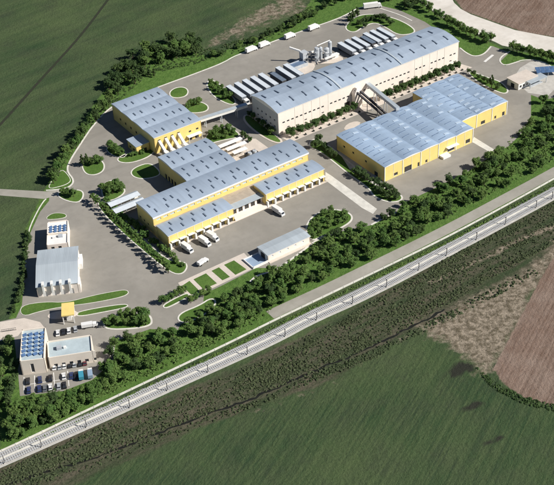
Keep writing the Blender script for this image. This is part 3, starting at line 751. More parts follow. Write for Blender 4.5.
# ------------------------------------------------------------------ east hall: five vaults, and its wing of three
jr = random.Random(21)
er = broot('east_hall', 75.6, -8.5, 'wide yellow hall with five pale blue vaults facing the tree belt')
EL, ED, EH = 62.9, 41.5, 9.0; st = EL/5
ops = [(6.6,9.2,0.8,2.8),(13.8,19.0,0,3.6),(23.0,24.4,0,2.8),(28.5,30,0.2,2.2),(44.4,49.5,0.6,3.8),(57.6,60.8,0.8,3.4)]
wall_open(er,(0,0),(EL,0),0,EH,ops,'yellow')
for o_ in ops: pane_on(er,(0,0),(EL,0),*o_,'door','door',0.25,'white')
wall_open(er,(EL,0),(EL,ED),0,EH,[],'yellow'); wall_open(er,(EL,ED),(0,ED),0,EH,[],'yellow')
so_ = [(6,7.6,4.6,5.8),(14,15.6,4.6,5.8),(25,26.6,4.6,5.8),(33,36,0,3.0)]
wall_open(er,(0,ED),(0,0),0,EH,so_,'yellow')
for o_ in so_: pane_on(er,(0,ED),(0,0),*o_,'window','glass')
k = MB(); k.box(-0.22,0.22,-0.2,-0.02,0.03,EH); pil = k.mesh('pilaster','white')
for i in range(6): put('pilaster', pil, er, (min(max(i*st,0.22),EL-0.22),0,0))
k = MB(); k.box(-0.08,0.08,-0.08,-0.01,0.03,EH); rib = k.mesh('cladding_joint','white')
for i in range(5): put('cladding_joint', rib, er, (i*st+st/2,0,0))
for i in range(5):
    x0, x1 = i*st, (i+1)*st
    vault(er, x0, x1, 0, ED, EH, 0.62, 'Y', 'roof_blue', 6, 0.3)
    for j in range(9):
        yy = 2.6+j*4.6
        xx = x0+st*(0.30 if j % 2 else 0.36)
        xx += jr.uniform(-0.5,0.5); yy += jr.uniform(-0.5,0.5)
        on_vault(er, SKY_X, xx, yy, vault_z(xx,x0,x1,EH,0.62)+0.02, 'Y', vault_slope(xx,x0,x1,0.62))
        xx = x0+st*0.74
        if yy < ED-4 and jr.random() < 0.62: on_vault(er, SKYP_X, xx, yy+2.2, vault_z(xx,x0,x1,EH,0.62)+0.02, 'Y', vault_slope(xx,x0,x1,0.62))
k = MB(); k.box(38.5,43.8,-3.4,-0.02,0.03,1.3); k.build('loading_ramp','white',er)
k = MB(); k.box(43.0,51.0,-2.2,-0.02,4.3,4.55); k.build('door_canopy','white',er)
gr = broot('east_wing', 138.7, -18.6, 'lower yellow wing with three striped blue vaults near the gatehouse')
GL, GD, GH = 35.2, 41.4, 8.6
ops = [(2.0,5.4,0.4,2.8),(15.2,18.4,0.4,2.8),(25.5,27,0.3,2.4),(31.5,33.5,0,2.8)]
wall_open(gr,(0,0),(GL,0),0,GH,ops,'yellow')
for o_ in ops: pane_on(gr,(0,0),(GL,0),*o_,'door','door',0.25,'white')
wall_open(gr,(GL,0),(GL,GD),0,GH,[],'yellow'); wall_open(gr,(GL,GD),(0,GD),0,GH,[],'yellow'); wall_open(gr,(0,GD),(0,31.9),0,GH,[],'yellow')
for i in range(4): put('pilaster', pil, gr, (min(max(i*GL/3,0.25),GL-0.25),0,-0.4))
for i in range(3):
    x0, x1 = 0.05+i*GL/3, 0.05+(i+1)*GL/3
    vault(gr, x0, x1, 0, GD, GH, 0.6, 'Y', 'roof_blue', 6, 0.3)
    for j in range(9):
        yy = 2.6+j*4.5
        for fx, me_ in ((0.22, SKYP_X), (0.70, SKY_X)):
            if me_ is SKYP_X and jr.random() > 0.6: continue
            xx = x0+GL/3*fx+jr.uniform(-0.4,0.4); on_vault(gr, me_, xx, yy, vault_z(xx,x0,x1,GH,0.6)+0.02, 'Y', vault_slope(xx,x0,x1,0.6))
# ------------------------------------------------------------------ bridges and conveyors
pb = broot('pipe_bridge', 25.4, -118.5, 'long white covered pipe bridge between dock hall and long hall', 'bridge')
p0 = Vector((0,0,5.2)); q_ = AB(58.4,-113.5)-AB(25.4,-118.5); p1 = Vector((q_.dot(DA), -q_.dot(DB), 6.2))
k = MB(); k.beam(p0, p1, 2.6, 1.6); k.build('gallery','white',pb)
k = MB(); k.beam(p0+Vector((0,0,0.95)), p1+Vector((0,0,0.95)), 2.9, 0.2); k.build('gallery_roof','roof_pale',pb)
for f_ in (0.2,0.5,0.8):
    c = p0.lerp(p1, f_); k = MB(); k.box(c.x-0.2,c.x+0.2,c.y-1.0,c.y-0.7,0,c.z-0.8); k.box(c.x-0.2,c.x+0.2,c.y+0.7,c.y+1.0,0,c.z-0.8); k.build('trestle','steel',pb)
cv = broot('conveyor_gallery', 123.0, -82.0, 'pale inclined conveyor gallery from long hall to the blue-roofed hall', 'conveyor')
k = MB(); k.beam((0,0.0,10.5),(-5.5,-34.0,11.2),2.2,1.8); k.build('gallery','steel',cv)
k = MB(); k.beam((0,0.0,11.5),(-5.5,-34.0,12.2),2.5,0.15); k.build('gallery_roof','roof_pale',cv)
for f_ in (0.25,0.6):
    k = MB(); c = Vector((0,0,10.5)).lerp(Vector((-5.5,-34,11.2)), f_)
    k.beam((c.x-1.6,c.y,0),(c.x-0.6,c.y,c.z-0.9),0.3,0.3); k.beam((c.x+1.6,c.y,0),(c.x+0.6,c.y,c.z-0.9),0.3,0.3); k.build('trestle','steel',cv)
c2 = broot('inclined_conveyor', 112.0, -81.9, 'dark slanting conveyor pair rising to a white tower at the long hall', 'conveyor')
k = MB(); k.beam((0.2,-1.2,10.8),(5.2,-26.0,0.7),1.1,1.0); k.build('belt_gallery','darksteel',c2)
k = MB(); k.beam((2.6,-1.2,10.8),(7.6,-26.0,0.7),1.1,1.0); k.build('belt_gallery','darksteel',c2)
k = MB(); k.box(-1.2,4.2,-3.4,-0.1,0.03,9.6); k.hexa([(-1.2,-3.4,9.6),(4.2,-3.4,9.6),(4.2,-0.1,9.6),(-1.2,-0.1,9.6),(0.8,-2.6,12.4),(2.2,-2.6,12.4),(2.2,-0.4,12.4),(0.8,-0.4,12.4)]); k.build('head_tower','pinkwhite',c2)
for f_ in (0.4,0.7):
    k = MB(); c = Vector((1.4,-1.2,10.8)).lerp(Vector((6.4,-26,0.7)), f_); k.box(c.x-1.9,c.x-1.6,c.y-0.15,c.y+0.15,0,c.z-0.4); k.box(c.x+1.6,c.x+1.9,c.y-0.15,c.y+0.15,0,c.z-0.4); k.build('trestle','steel',c2)

# ------------------------------------------------------------------ low shed in the dock yard
sr = broot('low_shed', -12.6, 10.4, 'low white shed with pale roof and sunken ramp at the edge of the dock yard')
wall_open(sr,(0,0),(25.4,0),0,3.9,[(2+i*4.6,3.2+i*4.6,2.2,3.0) for i in range(5)],'pinkwhite')
for i in range(5): pane_on(sr,(0,0),(25.4,0),2+i*4.6,3.2+i*4.6,2.2,3.0,'window','palesky')
wall_open(sr,(25.4,0),(25.4,8.6),0,3.9,[],'pinkwhite'); wall_open(sr,(25.4,8.6),(0,8.6),0,3.9,[],'pinkwhite'); wall_open(sr,(0,8.6),(0,0),0,3.9,[(2.4,6.2,0,3.2)],'white')
pane_on(sr,(0,8.6),(0,0),2.4,6.2,0,3.2,'door','door')
vault(sr,0,25.4,-0.4,9.0,3.9,0.45,'X','roof_pale',2,0.3)
k = MB(); k.box(-8.6,-0.02,-0.3,0.1,0.03,1.2); k.box(-8.9,-8.5,-0.3,8.9,0.03,0.9); k.box(-8.6,-0.02,8.6,8.9,0.03,0.7); k.build('ramp_wall','white',sr)
k = MB(); k.box(-8.45,-0.05,0.15,8.55,0.06,0.12); k.build('ramp_floor','roof_blue',sr)  # blue shade of the forecourt painted as the floor colour
k = MB(); k.box(0,25.4,-1.8,-0.05,0.06,0.35); k.build('plinth','paving',sr)
k = MB()
for i in range(10): k.box(0.5+i*2.6,0.7+i*2.6,9.3,9.5,0.05,1.1)
k.box(0.5,24.2,9.35,9.45,0.9,1.0); k.build('railing','darksteel',sr)

# ------------------------------------------------------------------ twin pitched sheds west of the central building
for i, (a_, b_, lab_) in enumerate(((-52.5,-74.5,'narrow white roofed shed beside the hedge island, the upper one of two'), (-53.2,-67.6,'narrow white roofed shed against the central building, the lower one of two'))):
    r_ = broot('parking_shed', a_, b_, lab_, 'shed', 'twin narrow sheds')
    Ls = 18.0; k = MB(); k.hexa([(0,1.2,3.1),(Ls,1.2,3.1),(Ls,4.6,3.6),(0,4.6,3.6),(0,1.2,3.3),(Ls,1.2,3.3),(Ls,4.6,3.8),(0,4.6,3.8)]); k.build('roof','trailer_roof',r_)
    k = MB(); k.hexa([(0,4.62,3.6),(Ls,4.62,3.6),(Ls,6.2,3.1),(0,6.2,3.1),(0,4.62,3.8),(Ls,4.62,3.8),(Ls,6.2,3.3),(0,6.2,3.3)]); k.build('rear_roof','roof_pale',r_)
    k = MB(); k.box(0.2,Ls-0.2,4.4,4.6,0.03,3.6); k.build('rear_wall','white',r_)
    for j in range(4):
        k = MB(); x_ = 0.6+j*5.6; k.box(x_,x_+0.2,1.5,1.7,0.03,3.1); k.build('post','steel',r_)

# roofed terraces and machine in the small court behind the central building
for i, (a_, b_, Ls, lab_) in enumerate(((23.5,-88.2,15,'long slender white canopy in the court, furthest from the central building'), (25.0,-83.0,13,'long slender white canopy in the middle of the court'), (26.0,-77.8,9,'short slender white canopy in the court beside the dark machine'))):
    r_ = broot('court_canopy', a_, b_, lab_, 'canopy', 'slender canopies in the court')
    k = MB(); k.hexa([(0,0,3.0),(Ls,0,3.0),(Ls,2.6,3.3),(0,2.6,3.3),(0,0,3.2),(Ls,0,3.2),(Ls,2.6,3.5),(0,2.6,3.5)]); k.build('roof','white',r_)
    for j in range(4):
        k = MB(); x_ = 0.3+j*(Ls-0.8)/3; k.box(x_,x_+0.18,1.1,1.3,0.05,3.1); k.build('post','steel',r_)
mc = broot('cooling_machine', 31.0, -70.5, 'dark ribbed machine with white top in the small court', 'machine')
k = MB(); k.box(0,7,0,5,0.08,3.0); k.build('housing','darksteel',mc)
for i in range(2):
    k = MB(); k.tube([(2+i*3.2,2.5,3.0),(2+i*3.2,2.5,3.9)],[1.3,1.1],14); k.build('fan_cowl','steel',mc)
for i in range(4):
    k = MB(); k.box(0.4+i*1.6,1.4+i*1.6,-0.25,-0.02,0.4,2.6); k.build('louvre','steel',mc)
k = MB(); k.box(-0.6,7.6,-2.6,-0.4,0.08,1.2); k.build('service_bench','white',mc)

# ------------------------------------------------------------------ small hall and annex at the west yard (own orientation)
def box_building(name, corners_px, z, label, wallmat, group=None):
    P_ = [at(x, y, z) for x, y in corners_px]     # back-left, back-right, front-right, front-left at eave height
    c = sum((p for p in P_), Vector())/4
    dx = ((P_[1]-P_[0])+(P_[2]-P_[3]))/2; dy = ((P_[0]-P_[3])+(P_[1]-P_[2]))/2
    w_, d_ = dx.length, dy.length
    ang = (math.atan2(dx.y, dx.x) + math.atan2(dy.y, dy.x)-math.pi/2)/2
    o = empty(name, (c.x, c.y, 0), ang, label, 'building', group); return o, w_/2, d_/2
s_, hx, hy = box_building('sheet_roof_hall', [(37,250.5),(76.5,247.5),(79,283),(37.5,287)], 6, 'white hall with pale blue gabled sheet roof in the west yard', 'pinkwhite')
ops = [(2.2+i*4.2, 4.6+i*4.2, 0.0, 3.2) for i in range(4)]
wall_open(s_,(-hx,-hy),(hx,-hy),0,6,ops,'pinkwhite')
for o_ in ops: pane_on(s_,(-hx,-hy),(hx,-hy),*o_,'door','white',0.25)
wall_open(s_,(hx,-hy),(hx,hy),0,6,[(6,8,2,4),(14,16,2,4),(22,24,2,4)],'pinkwhite'); wall_open(s_,(hx,hy),(-hx,hy),0,6,[],'pinkwhite'); wall_open(s_,(-hx,hy),(-hx,-hy),0,6,[],'pinkwhite')
for y_ in (6,14,22): pane_on(s_,(hx,-hy),(hx,hy),y_,y_+2,2,4,'window','glass')
for sgn in (-1,1):
    k = MB(); e = sgn*(hy+0.3)
    ring = [(-hx-0.3,e,6.02),(hx+0.3,e,6.02),(hx+0.3,0,8.0),(-hx-0.3,0,8.0)]
    if sgn > 0: ring = ring[::-1]
    k.hexa(ring+[(x,y,z+0.2) for x,y,z in ring]); k.build('roof_slope','roof_pale',s_)
for sx in (-1,1):
    k = MB(); x_ = sx*(hx-0.2); k.v = [(x_,-hy,6),(x_,hy,6),(x_,0,7.95)]; k.f = [(0,1,2)]; k.mi = [0]; k.build('gable','pinkwhite',s_)
for i in range(4):
    x_ = -hx+3.2+i*4.2
    k = MB(); k.box(x_-0.45,x_+0.45,-hy-0.9,-hy-0.05,2.6,7.4); k.box(x_-0.55,x_+0.55,-hy-1.0,-hy+1.6,7.0,7.9); k.build('air_duct','white',s_)
k = MB(); k.box(hx+0.02,hx+1.6,4,12,0.03,3.2); k.build('side_porch','white',s_)
k = MB(); k.box(hx+0.02,hx+1.0,-hy,-hy+6,0.03,5.0); k.build('stair_tower','pinkwhite',s_)
a_, ax_, ay_ = box_building('panel_roof_block', [(46.5,222),(67.5,220),(68.5,243),(47.5,245)], 6.4, 'small white block with blue panels on its roof, at the west yard', 'pinkwhite')
wall_open(a_,(-ax_,-ay_),(ax_,-ay_),0,6.4,[(2,3.6,3.4,5),(5.5,7.1,3.4,5),(2,3.4,0,2.6)],'pinkwhite')
for o_ in [(2,3.6,3.4,5),(5.5,7.1,3.4,5)]: pane_on(a_,(-ax_,-ay_),(ax_,-ay_),*o_,'window','glass')
pane_on(a_,(-ax_,-ay_),(ax_,-ay_),2,3.4,0,2.6,'door','door')
for p_, q__ in (((ax_,-ay_),(ax_,ay_)),((ax_,ay_),(-ax_,ay_)),((-ax_,ay_),(-ax_,-ay_))): wall_open(a_,p_,q__,0,6.4,[],'pinkwhite')
k = MB(); k.box(-ax_+0.42,ax_-0.42,-ay_+0.42,ay_-0.42,5.7,5.9); k.build('roof_deck','white',a_)
k = MB(); k.box(-ax_+0.4,ax_-0.4,-1.4,-0.6,5.95,6.9); k.build('roof_divider','cream',a_)
def panels(parent, xs, ys, z, w_, d_, tilt, mat='solar'):
    k = MB(); h = d_*math.sin(tilt); c = d_*math.cos(tilt)
    k.hexa([(-w_/2,-c/2,0.15),(w_/2,-c/2,0.15),(w_/2,c/2,0.15+h),(-w_/2,c/2,0.15+h),(-w_/2,-c/2,0.22),(w_/2,-c/2,0.22),(w_/2,c/2,0.22+h),(-w_/2,c/2,0.22+h)])
    me = k.mesh('solar_panel', mat); fr = MB(); fr.box(-w_/2+0.1,-w_/2+0.2,c/2-0.15,c/2-0.05,0,0.1+h); fr.box(w_/2-0.2,w_/2-0.1,c/2-0.15,c/2-0.05,0,0.1+h); fm = fr.mesh('panel_stand','steel')
    for y in ys:
        for x in xs:
            o = put('solar_panel', me, parent, (x, y, z), R(26)); put('panel_stand', fm, o)
panels(a_, [-3.4,-1.1,1.2,3.5], [1.4,3.4,5.4], 5.95, 1.5, 1.3, R(20))
k = MB(); k.box(0.4,2.6,-4.2,-2.4,5.92,7.0); k.build('air_unit','steel',a_)
k = MB(); k.box(-2.5,-0.9,-4.4,-3.2,5.92,6.6); k.build('air_unit','white',a_)

# ------------------------------------------------------------------ office building by the car park
o1, ox, oy = box_building('office_block', [(22.5,331),(44.5,328),(46,360),(19.5,362)], 7.5, 'cream office block with rows of blue panels on the roof, beside the car park', 'cream')
fo = [(1.5+i*2.6, 2.9+i*2.6, z_, z_+1.5) for i in range(4) for z_ in (1.2,4.4)]; fo = [q for q in fo if not 3.9 < q[0] < 5.0] + [(4.1,5.6,1.0,6.0)]
wall_open(o1,(-ox,-oy),(ox,-oy),0,8.2,fo[-1:],'cream'); pane_on(o1,(-ox,-oy),(ox,-oy),*fo[-1],'tall_window','glass',0.25,'white')
wall_open(o1,(ox,-oy),(ox,oy),0,8.2,[],'cream'); wall_open(o1,(ox,oy),(-ox,oy),0,8.2,[],'cream')
lw = [(2+i*3.2,3.6+i*3.2,z_,z_+1.5) for i in range(6) for z_ in (1.2,4.6)]
wall_open(o1,(-ox,oy),(-ox,-oy),0,8.2,lw,'cream')
for q in lw: pane_on(o1,(-ox,oy),(-ox,-oy),*q,'window','glass')
k = MB(); k.box(-ox+0.42,ox-0.42,-oy+0.42,oy-0.42,7.4,7.6); k.build('roof_deck','roof_office',o1)
panels(o1, [-3.9,-1.3,1.3,3.9], [-6.6,-3.9,-1.2,1.5,4.2,6.9], 7.62, 1.9, 1.45, R(22))
o2, qx, qy = box_building('office_wing', [(47,341.5),(91,336.5),(93,352),(48.5,359)], 6.0, 'long low cream office wing with grey flat roof, beside the car park', 'cream')
ow = [(2.0+i*3.4, 3.6+i*3.4, 1.0, 2.6) for i in range(6)]
wall_open(o2,(-qx,-qy),(qx,-qy),0,6.6,ow,'cream')
for q in ow: pane_on(o2,(-qx,-qy),(qx,-qy),*q,'window','glass')
wall_open(o2,(qx,-qy),(qx,qy),0,6.6,[],'cream'); wall_open(o2,(qx,qy),(-qx,qy),0,6.6,[],'cream'); wall_open(o2,(-qx,qy),(-qx,-qy),0,6.6,[],'cream')
k = MB(); k.box(-qx+0.42,qx-0.42,-qy+0.42,qy-0.42,5.8,6.0); k.build('roof_deck','roof_office',o2)
k = MB(); k.box(-qx+4,-qx+6.2,-1,1,6.02,7.4); k.build('air_unit','steel',o2)
k = MB(); k.box(-qx+7,-qx+8.2,-0.6,0.6,6.02,6.9); k.build('air_unit','white',o2)

# yellow gate canopy
gc = empty('gate_canopy', at(69.5,318), R(6), 'flat bright yellow canopy on posts over the gate lane', 'canopy')
k = MB(); k.box(-2.9,2.9,-4.6,4.6,5.0,5.6); k.build('roof_slab','yellow',gc)
for sx in (-2.4,2.4):
    for sy in (-4.0,4.0):
        k = MB(); k.box(sx-0.2,sx+0.2,sy-0.2,sy+0.2,0.03,5.0); k.build('post','white',gc)
k = MB(); k.box(-1.1,1.1,-1.8,1.8,0.03,2.8); k.build('booth','white',gc)
k = MB(); k.box(-1.13,1.13,-1.2,1.2,1.2,2.3); k.build('booth_window','glass',gc)
ground_sheet('gate_island', [at(x, y) for x, y in [(46,317),(52,312),(76,310),(80,316),(54,320)]], 0.15, 'paving', 2, 0.15)
sb = empty('sliding_gate', at(9,331), R(8), 'low dark sliding gate on the western gate lane', 'gate')
k = MB(); k.box(-3.4,3.4,-0.06,0.06,0.15,0.3); k.box(-3.4,3.4,-0.06,0.06,1.3,1.42); k.build('gate_frame','darksteel',sb)
for i in range(9):
    k = MB(); k.box(-3.3+i*0.8,-3.22+i*0.8,-0.04,0.04,0.3,1.3); k.build('bar','darksteel',sb)

# gatehouse by the eastern road
gh, hx2, hy2 = box_building('gatehouse', [(508,78),(527,69),(538,76),(516,86)], 4.2, 'white flat roofed gatehouse beside the eastern junction', 'white')
gh.rotation_euler = (0,0,YA)
hx2, hy2 = 7.6, 4.6
gwn = [(1.2+i*2.6,2.8+i*2.6,1.0,2.6) for i in range(5)]
wall_open(gh,(-hx2,-hy2),(hx2,-hy2),0,4.2,gwn,'white')
for q in gwn: pane_on(gh,(-hx2,-hy2),(hx2,-hy2),*q,'window','glass')
wall_open(gh,(hx2,-hy2),(hx2,hy2),0,4.2,[],'white'); wall_open(gh,(hx2,hy2),(-hx2,hy2),0,4.2,[],'white'); wall_open(gh,(-hx2,hy2),(-hx2,-hy2),0,4.2,[(3,6,0,2.8)],'white')
pane_on(gh,(-hx2,hy2),(-hx2,-hy2),3,6,0,2.8,'door','glass')
k = MB(); k.box(-hx2-0.5,hx2+0.5,-hy2-0.5,hy2+0.5,4.2,4.6); k.build('roof_slab','paving',gh)
wb = empty('weighbridge_canopy', at(535,84), YA, 'grey flat canopy in front of the eastern gatehouse', 'canopy')
k = MB(); k.box(-7,7,-3,3,3.6,3.95); k.build('roof_slab','roof_pale',wb)
for sx in (-6.5,6.5):
    for sy in (-2.6,2.6):
        k = MB(); k.box(sx-0.15,sx+0.15,sy-0.15,sy+0.15,0.05,3.6); k.build('post','steel',wb)
k = MB(); k.box(-5,5,-1.6,1.6,0.08,0.3); k.build('weigh_plate','steel',wb)

sc = empty('solar_carport', at(547,74), YA-0.55, 'dark blue solar carport behind the eastern gatehouse', 'carport')
for i in range(5):
    k = MB(); k.hexa([(-7+i*2.8,-3,2.6),(-4.3+i*2.8,-3,2.6),(-4.3+i*2.8,3,3.4),(-7+i*2.8,3,3.4),(-7+i*2.8,-3,2.72),(-4.3+i*2.8,-3,2.72),(-4.3+i*2.8,3,3.52),(-7+i*2.8,3,3.52)]); k.build('solar_panel','solar',sc)
for sx in (-6.8,0,6.6):
    for sy, h_ in ((-2.7,2.6),(2.7,3.3)):
        k = MB(); k.box(sx-0.12,sx+0.12,sy-0.12,sy+0.12,0.05,h_); k.build('post','steel',sc)
# ------------------------------------------------------------------ process plant behind the long hall
pp = empty('process_plant', at(322,60), YA, 'cluster of grey tanks, pipes and stair tower behind the long hall', 'machinery')
for i, (x_, y_, r_, h_) in enumerate(((-3,1,1.5,8.5),(0.6,2.2,1.3,7.5),(4,0.5,1.7,6.5),(7.5,1.5,1.2,9.5),(1.5,-2.6,1.2,5.2))):
    k = MB(); k.tube([(x_,y_,0.06),(x_,y_,h_),(x_,y_,h_+0.7)],[r_,r_,r_*0.25],14); k.build('tank','steel',pp)
k = MB()
for sx in (-5.2,-4.0):
    for sy in (-1.5,0.2): k.box(sx-0.1,sx+0.1,sy-0.1,sy+0.1,0.06,10.5)
k.build('stair_tower_frame','steel',pp)
for z_ in (3.4,6.8,10.2):
    k = MB(); k.box(-5.5,-3.7,-1.8,0.5,z_,z_+0.15); k.build('platform','steel',pp)
k = MB(); k.tube([(-3,1,9.0),(-3,1,10.4),(7.5,1.5,10.6),(7.5,1.5,9.9)],0.3,8); k.build('pipe','white',pp)
k = MB(); k.tube([(0.6,2.2,6),(0.6,-5,6),(0.6,-10,8)],0.35,8); k.build('pipe','white',pp)
k = MB(); k.box(-1.5,9.5,-5.6,-4.4,2.8,3.6); k.build('duct','white',pp)
k = MB(); k.box(5.4,10.4,-3.4,-1.6,0.06,2.6); k.build('control_cabin','white',pp)
dp = empty('dust_filter', at(304,62), YA, 'grey dust filter with slanting chute beside the process plant', 'machinery')
k = MB(); k.box(-2,2,-2,2,3.2,7.2); k.hexa([(-0.4,-0.4,1.2),(0.4,-0.4,1.2),(0.4,0.4,1.2),(-0.4,0.4,1.2),(-2,-2,3.2),(2,-2,3.2),(2,2,3.2),(-2,2,3.2)]); k.build('filter_housing','steel',dp)
for sx in (-1.8,1.8):
    for sy in (-1.8,1.8):
        k = MB(); k.box(sx-0.15,sx+0.15,sy-0.15,sy+0.15,0.06,3.2); k.build('leg','steel',dp)
k = MB(); k.beam((-1.5,1.5,7.4),(-6.5,6.0,9.8),1.0,1.0); k.build('chute','white',dp)
k = MB(); k.beam((2,0,5.5),(12,0,4.0),1.0,0.9); k.build('transfer_duct','white',dp)
tb = empty('open_tank', at(300,66), YA, 'low rectangular tank with steel rails beside the trailers', 'tank')
k = MB(); k.box(-7,4,-3,-2.7,0.06,2.4); k.box(-7,4,2.7,3,0.06,2.4); k.box(-7,-6.7,-2.7,2.7,0.06,2.4); k.box(3.7,4,-2.7,2.7,0.06,2.4); k.build('tank_wall','steel',tb)
k = MB(); k.box(-6.7,3.7,-2.7,2.7,0.08,1.9); k.build('liquid','skylight',tb)

# ------------------------------------------------------------------ vehicles
k = MB()
def wheel_mesh(r_, w_):
    k = MB(); n = 12
    for j in range(n):
        a0 = 2*math.pi*j/n; a1 = 2*math.pi*(j+1)/n
        p = [(r_*math.cos(a0),-w_/2,r_*math.sin(a0)),(r_*math.cos(a1),-w_/2,r_*math.sin(a1)),(r_*math.cos(a1),w_/2,r_*math.sin(a1)),(r_*math.cos(a0),w_/2,r_*math.sin(a0))]
        k.face(p); k.face([p[0],p[1],(0,-w_/2,0)][::-1]); k.face([p[3],p[2],(0,w_/2,0)])
    return k.mesh('wheel','rubber')
WH_CAR = wheel_mesh(0.33,0.22); WH_TRK = wheel_mesh(0.5,0.32)
def prism_y(k, prof, y0, y1, inset=0.0, z_in=None, mi=0):
    """extrude an x-z outline across y; points above z_in are drawn in by inset"""
    a = [(x, y0+(inset if z_in is not None and z > z_in else 0), z) for x, z in prof]; b = [(x, y1-(inset if z_in is not None and z > z_in else 0), z) for x, z in prof]
    n = len(prof); k.face(a, mi); k.face(b[::-1], mi)
    for i in range(n): j = (i+1) % n; k.face([a[i], b[i], b[j], a[j]], mi)
CARM = {}
def car(pos, rz, paint, label, group):
    r_ = empty('parked_car', pos, rz, label, 'car', group)
    if paint not in CARM:
        k = MB(); prism_y(k, [(-2.15,0.3),(2.15,0.3),(2.2,0.62),(2.05,0.82),(0.95,0.95),(-1.75,0.98),(-2.15,0.86)], -0.88, 0.88)
        prism_y(k, [(-1.35,1.38),(-1.2,1.45),(0.05,1.45),(0.25,1.38)], -0.62, 0.62)
        body = k.mesh('body', paint)
        k = MB(); prism_y(k, [(-1.85,0.96),(0.95,0.94),(0.28,1.375),(-1.38,1.375)], -0.80, 0.80, 0.14, 1.1)
        CARM[paint] = (body, k.mesh('window_glass','glass'))
    put('body', CARM[paint][0], r_); put('window_glass', CARM[paint][1], r_)
    for sx in (-1.35,1.35):
        for sy in (-0.82,0.82): put('wheel', WH_CAR, r_, (sx, sy, 0.33))
    return r_
TRM = {}
def truck(pos, rz, L, label, group, cab=(2.1,2.5), boxh=3.5, width=2.4, box='white', name='box_truck'):
    r_ = empty(name, pos, rz, label, 'truck', group)
    key = (L, boxh, width, box)
    if key not in TRM:
        hw = width/2; cl_ = cab[0]
        k = MB(); prism_y(k, [(L/2-cl_,0.5),(L/2,0.5),(L/2,1.4),(L/2-0.25,1.55),(L/2-0.7,cab[1]),(L/2-cl_,cab[1]+0.1)], -hw*0.94, hw*0.94, 0.08, 1.6); c_ = k.mesh('cab','car_white')
        k = MB(); k.hexa([(L/2-0.20,-hw*0.8,1.55),(L/2-0.20,hw*0.8,1.55),(L/2-0.30,hw*0.8,1.55),(L/2-0.30,-hw*0.8,1.55),(L/2-0.58,-hw*0.76,cab[1]-0.12),(L/2-0.58,hw*0.76,cab[1]-0.12),(L/2-0.75,hw*0.76,cab[1]-0.12),(L/2-0.75,-hw*0.76,cab[1]-0.12)]); ws = k.mesh('windscreen','glass')
        k = MB(); k.box(-L/2,L/2-cl_-0.15,-hw,hw,0.95,boxh); b_ = k.mesh('cargo_box',box)
        k = MB(); k.box(-L/2+0.1,L/2-0.3,-0.5,0.5,0.55,0.94); ch_ = k.mesh('chassis','darksteel')
        TRM[key] = (c_, ws, b_, ch_)
    for nm, me in zip(('cab','windscreen','cargo_box','chassis'), TRM[key]): put(nm, me, r_)
    xs = (L/2-1.2, -L/2+1.2) if L < 9 else (L/2-1.2, -L/2+1.4, -L/2+2.6, L/2-cl_ - 2.4 if False else L/2-4.0)
    for sx in xs:
        for sy in (-width/2+0.2, width/2-0.2): put('wheel', WH_TRK, r_, (sx, sy, 0.5))
    return r_
# trucks parked at the docks and moving in the yard
out = YA - math.pi/2
truck(at(187.5,250.5), out+0.12, 7.5, 'white box truck at the docks, nearest the lawn strips', 'white trucks at the docks')
truck(at(205,244), out+0.15, 7.5, 'white box truck at the docks, middle one of three', 'white trucks at the docks')
truck(at(213,239), out+0.15, 7.5, 'white box truck at the docks, furthest right of three', 'white trucks at the docks')
truck(at(278.5,213.5), out+0.1, 8.0, 'lone white box truck in front of the recessed dock platform', 'white trucks at the docks')
truck(at(203,263.5), YA+0.25, 6.5, 'white van crossing the yard beside the lawn panels', 'white trucks at the docks', (2.3,2.1), 2.5, 2.0, 'car_white', 'delivery_van')
# vehicles along the upper road kerb
for i, (x, y, L_, lab_) in enumerate(((251.5,51.5,8.5,'white truck by the upper road kerb, nearest the yellow dock hall'), (264.5,46.5,8.0,'white truck by the upper road kerb, second from the left'), (290,38,8.0,'white truck by the upper road kerb, third from the left'), (314,29.5,8.5,'white truck by the upper road kerb, just before the round tree bed'))):
    truck(at(x, y), YA+0.06, L_, lab_, 'white trucks on the upper road')
truck(at(372.5,8.0), YA-0.42, 12.5, 'long white truck on the bend of the upper road', 'white trucks on the upper road', (2.4,2.9), 3.8, 2.6)
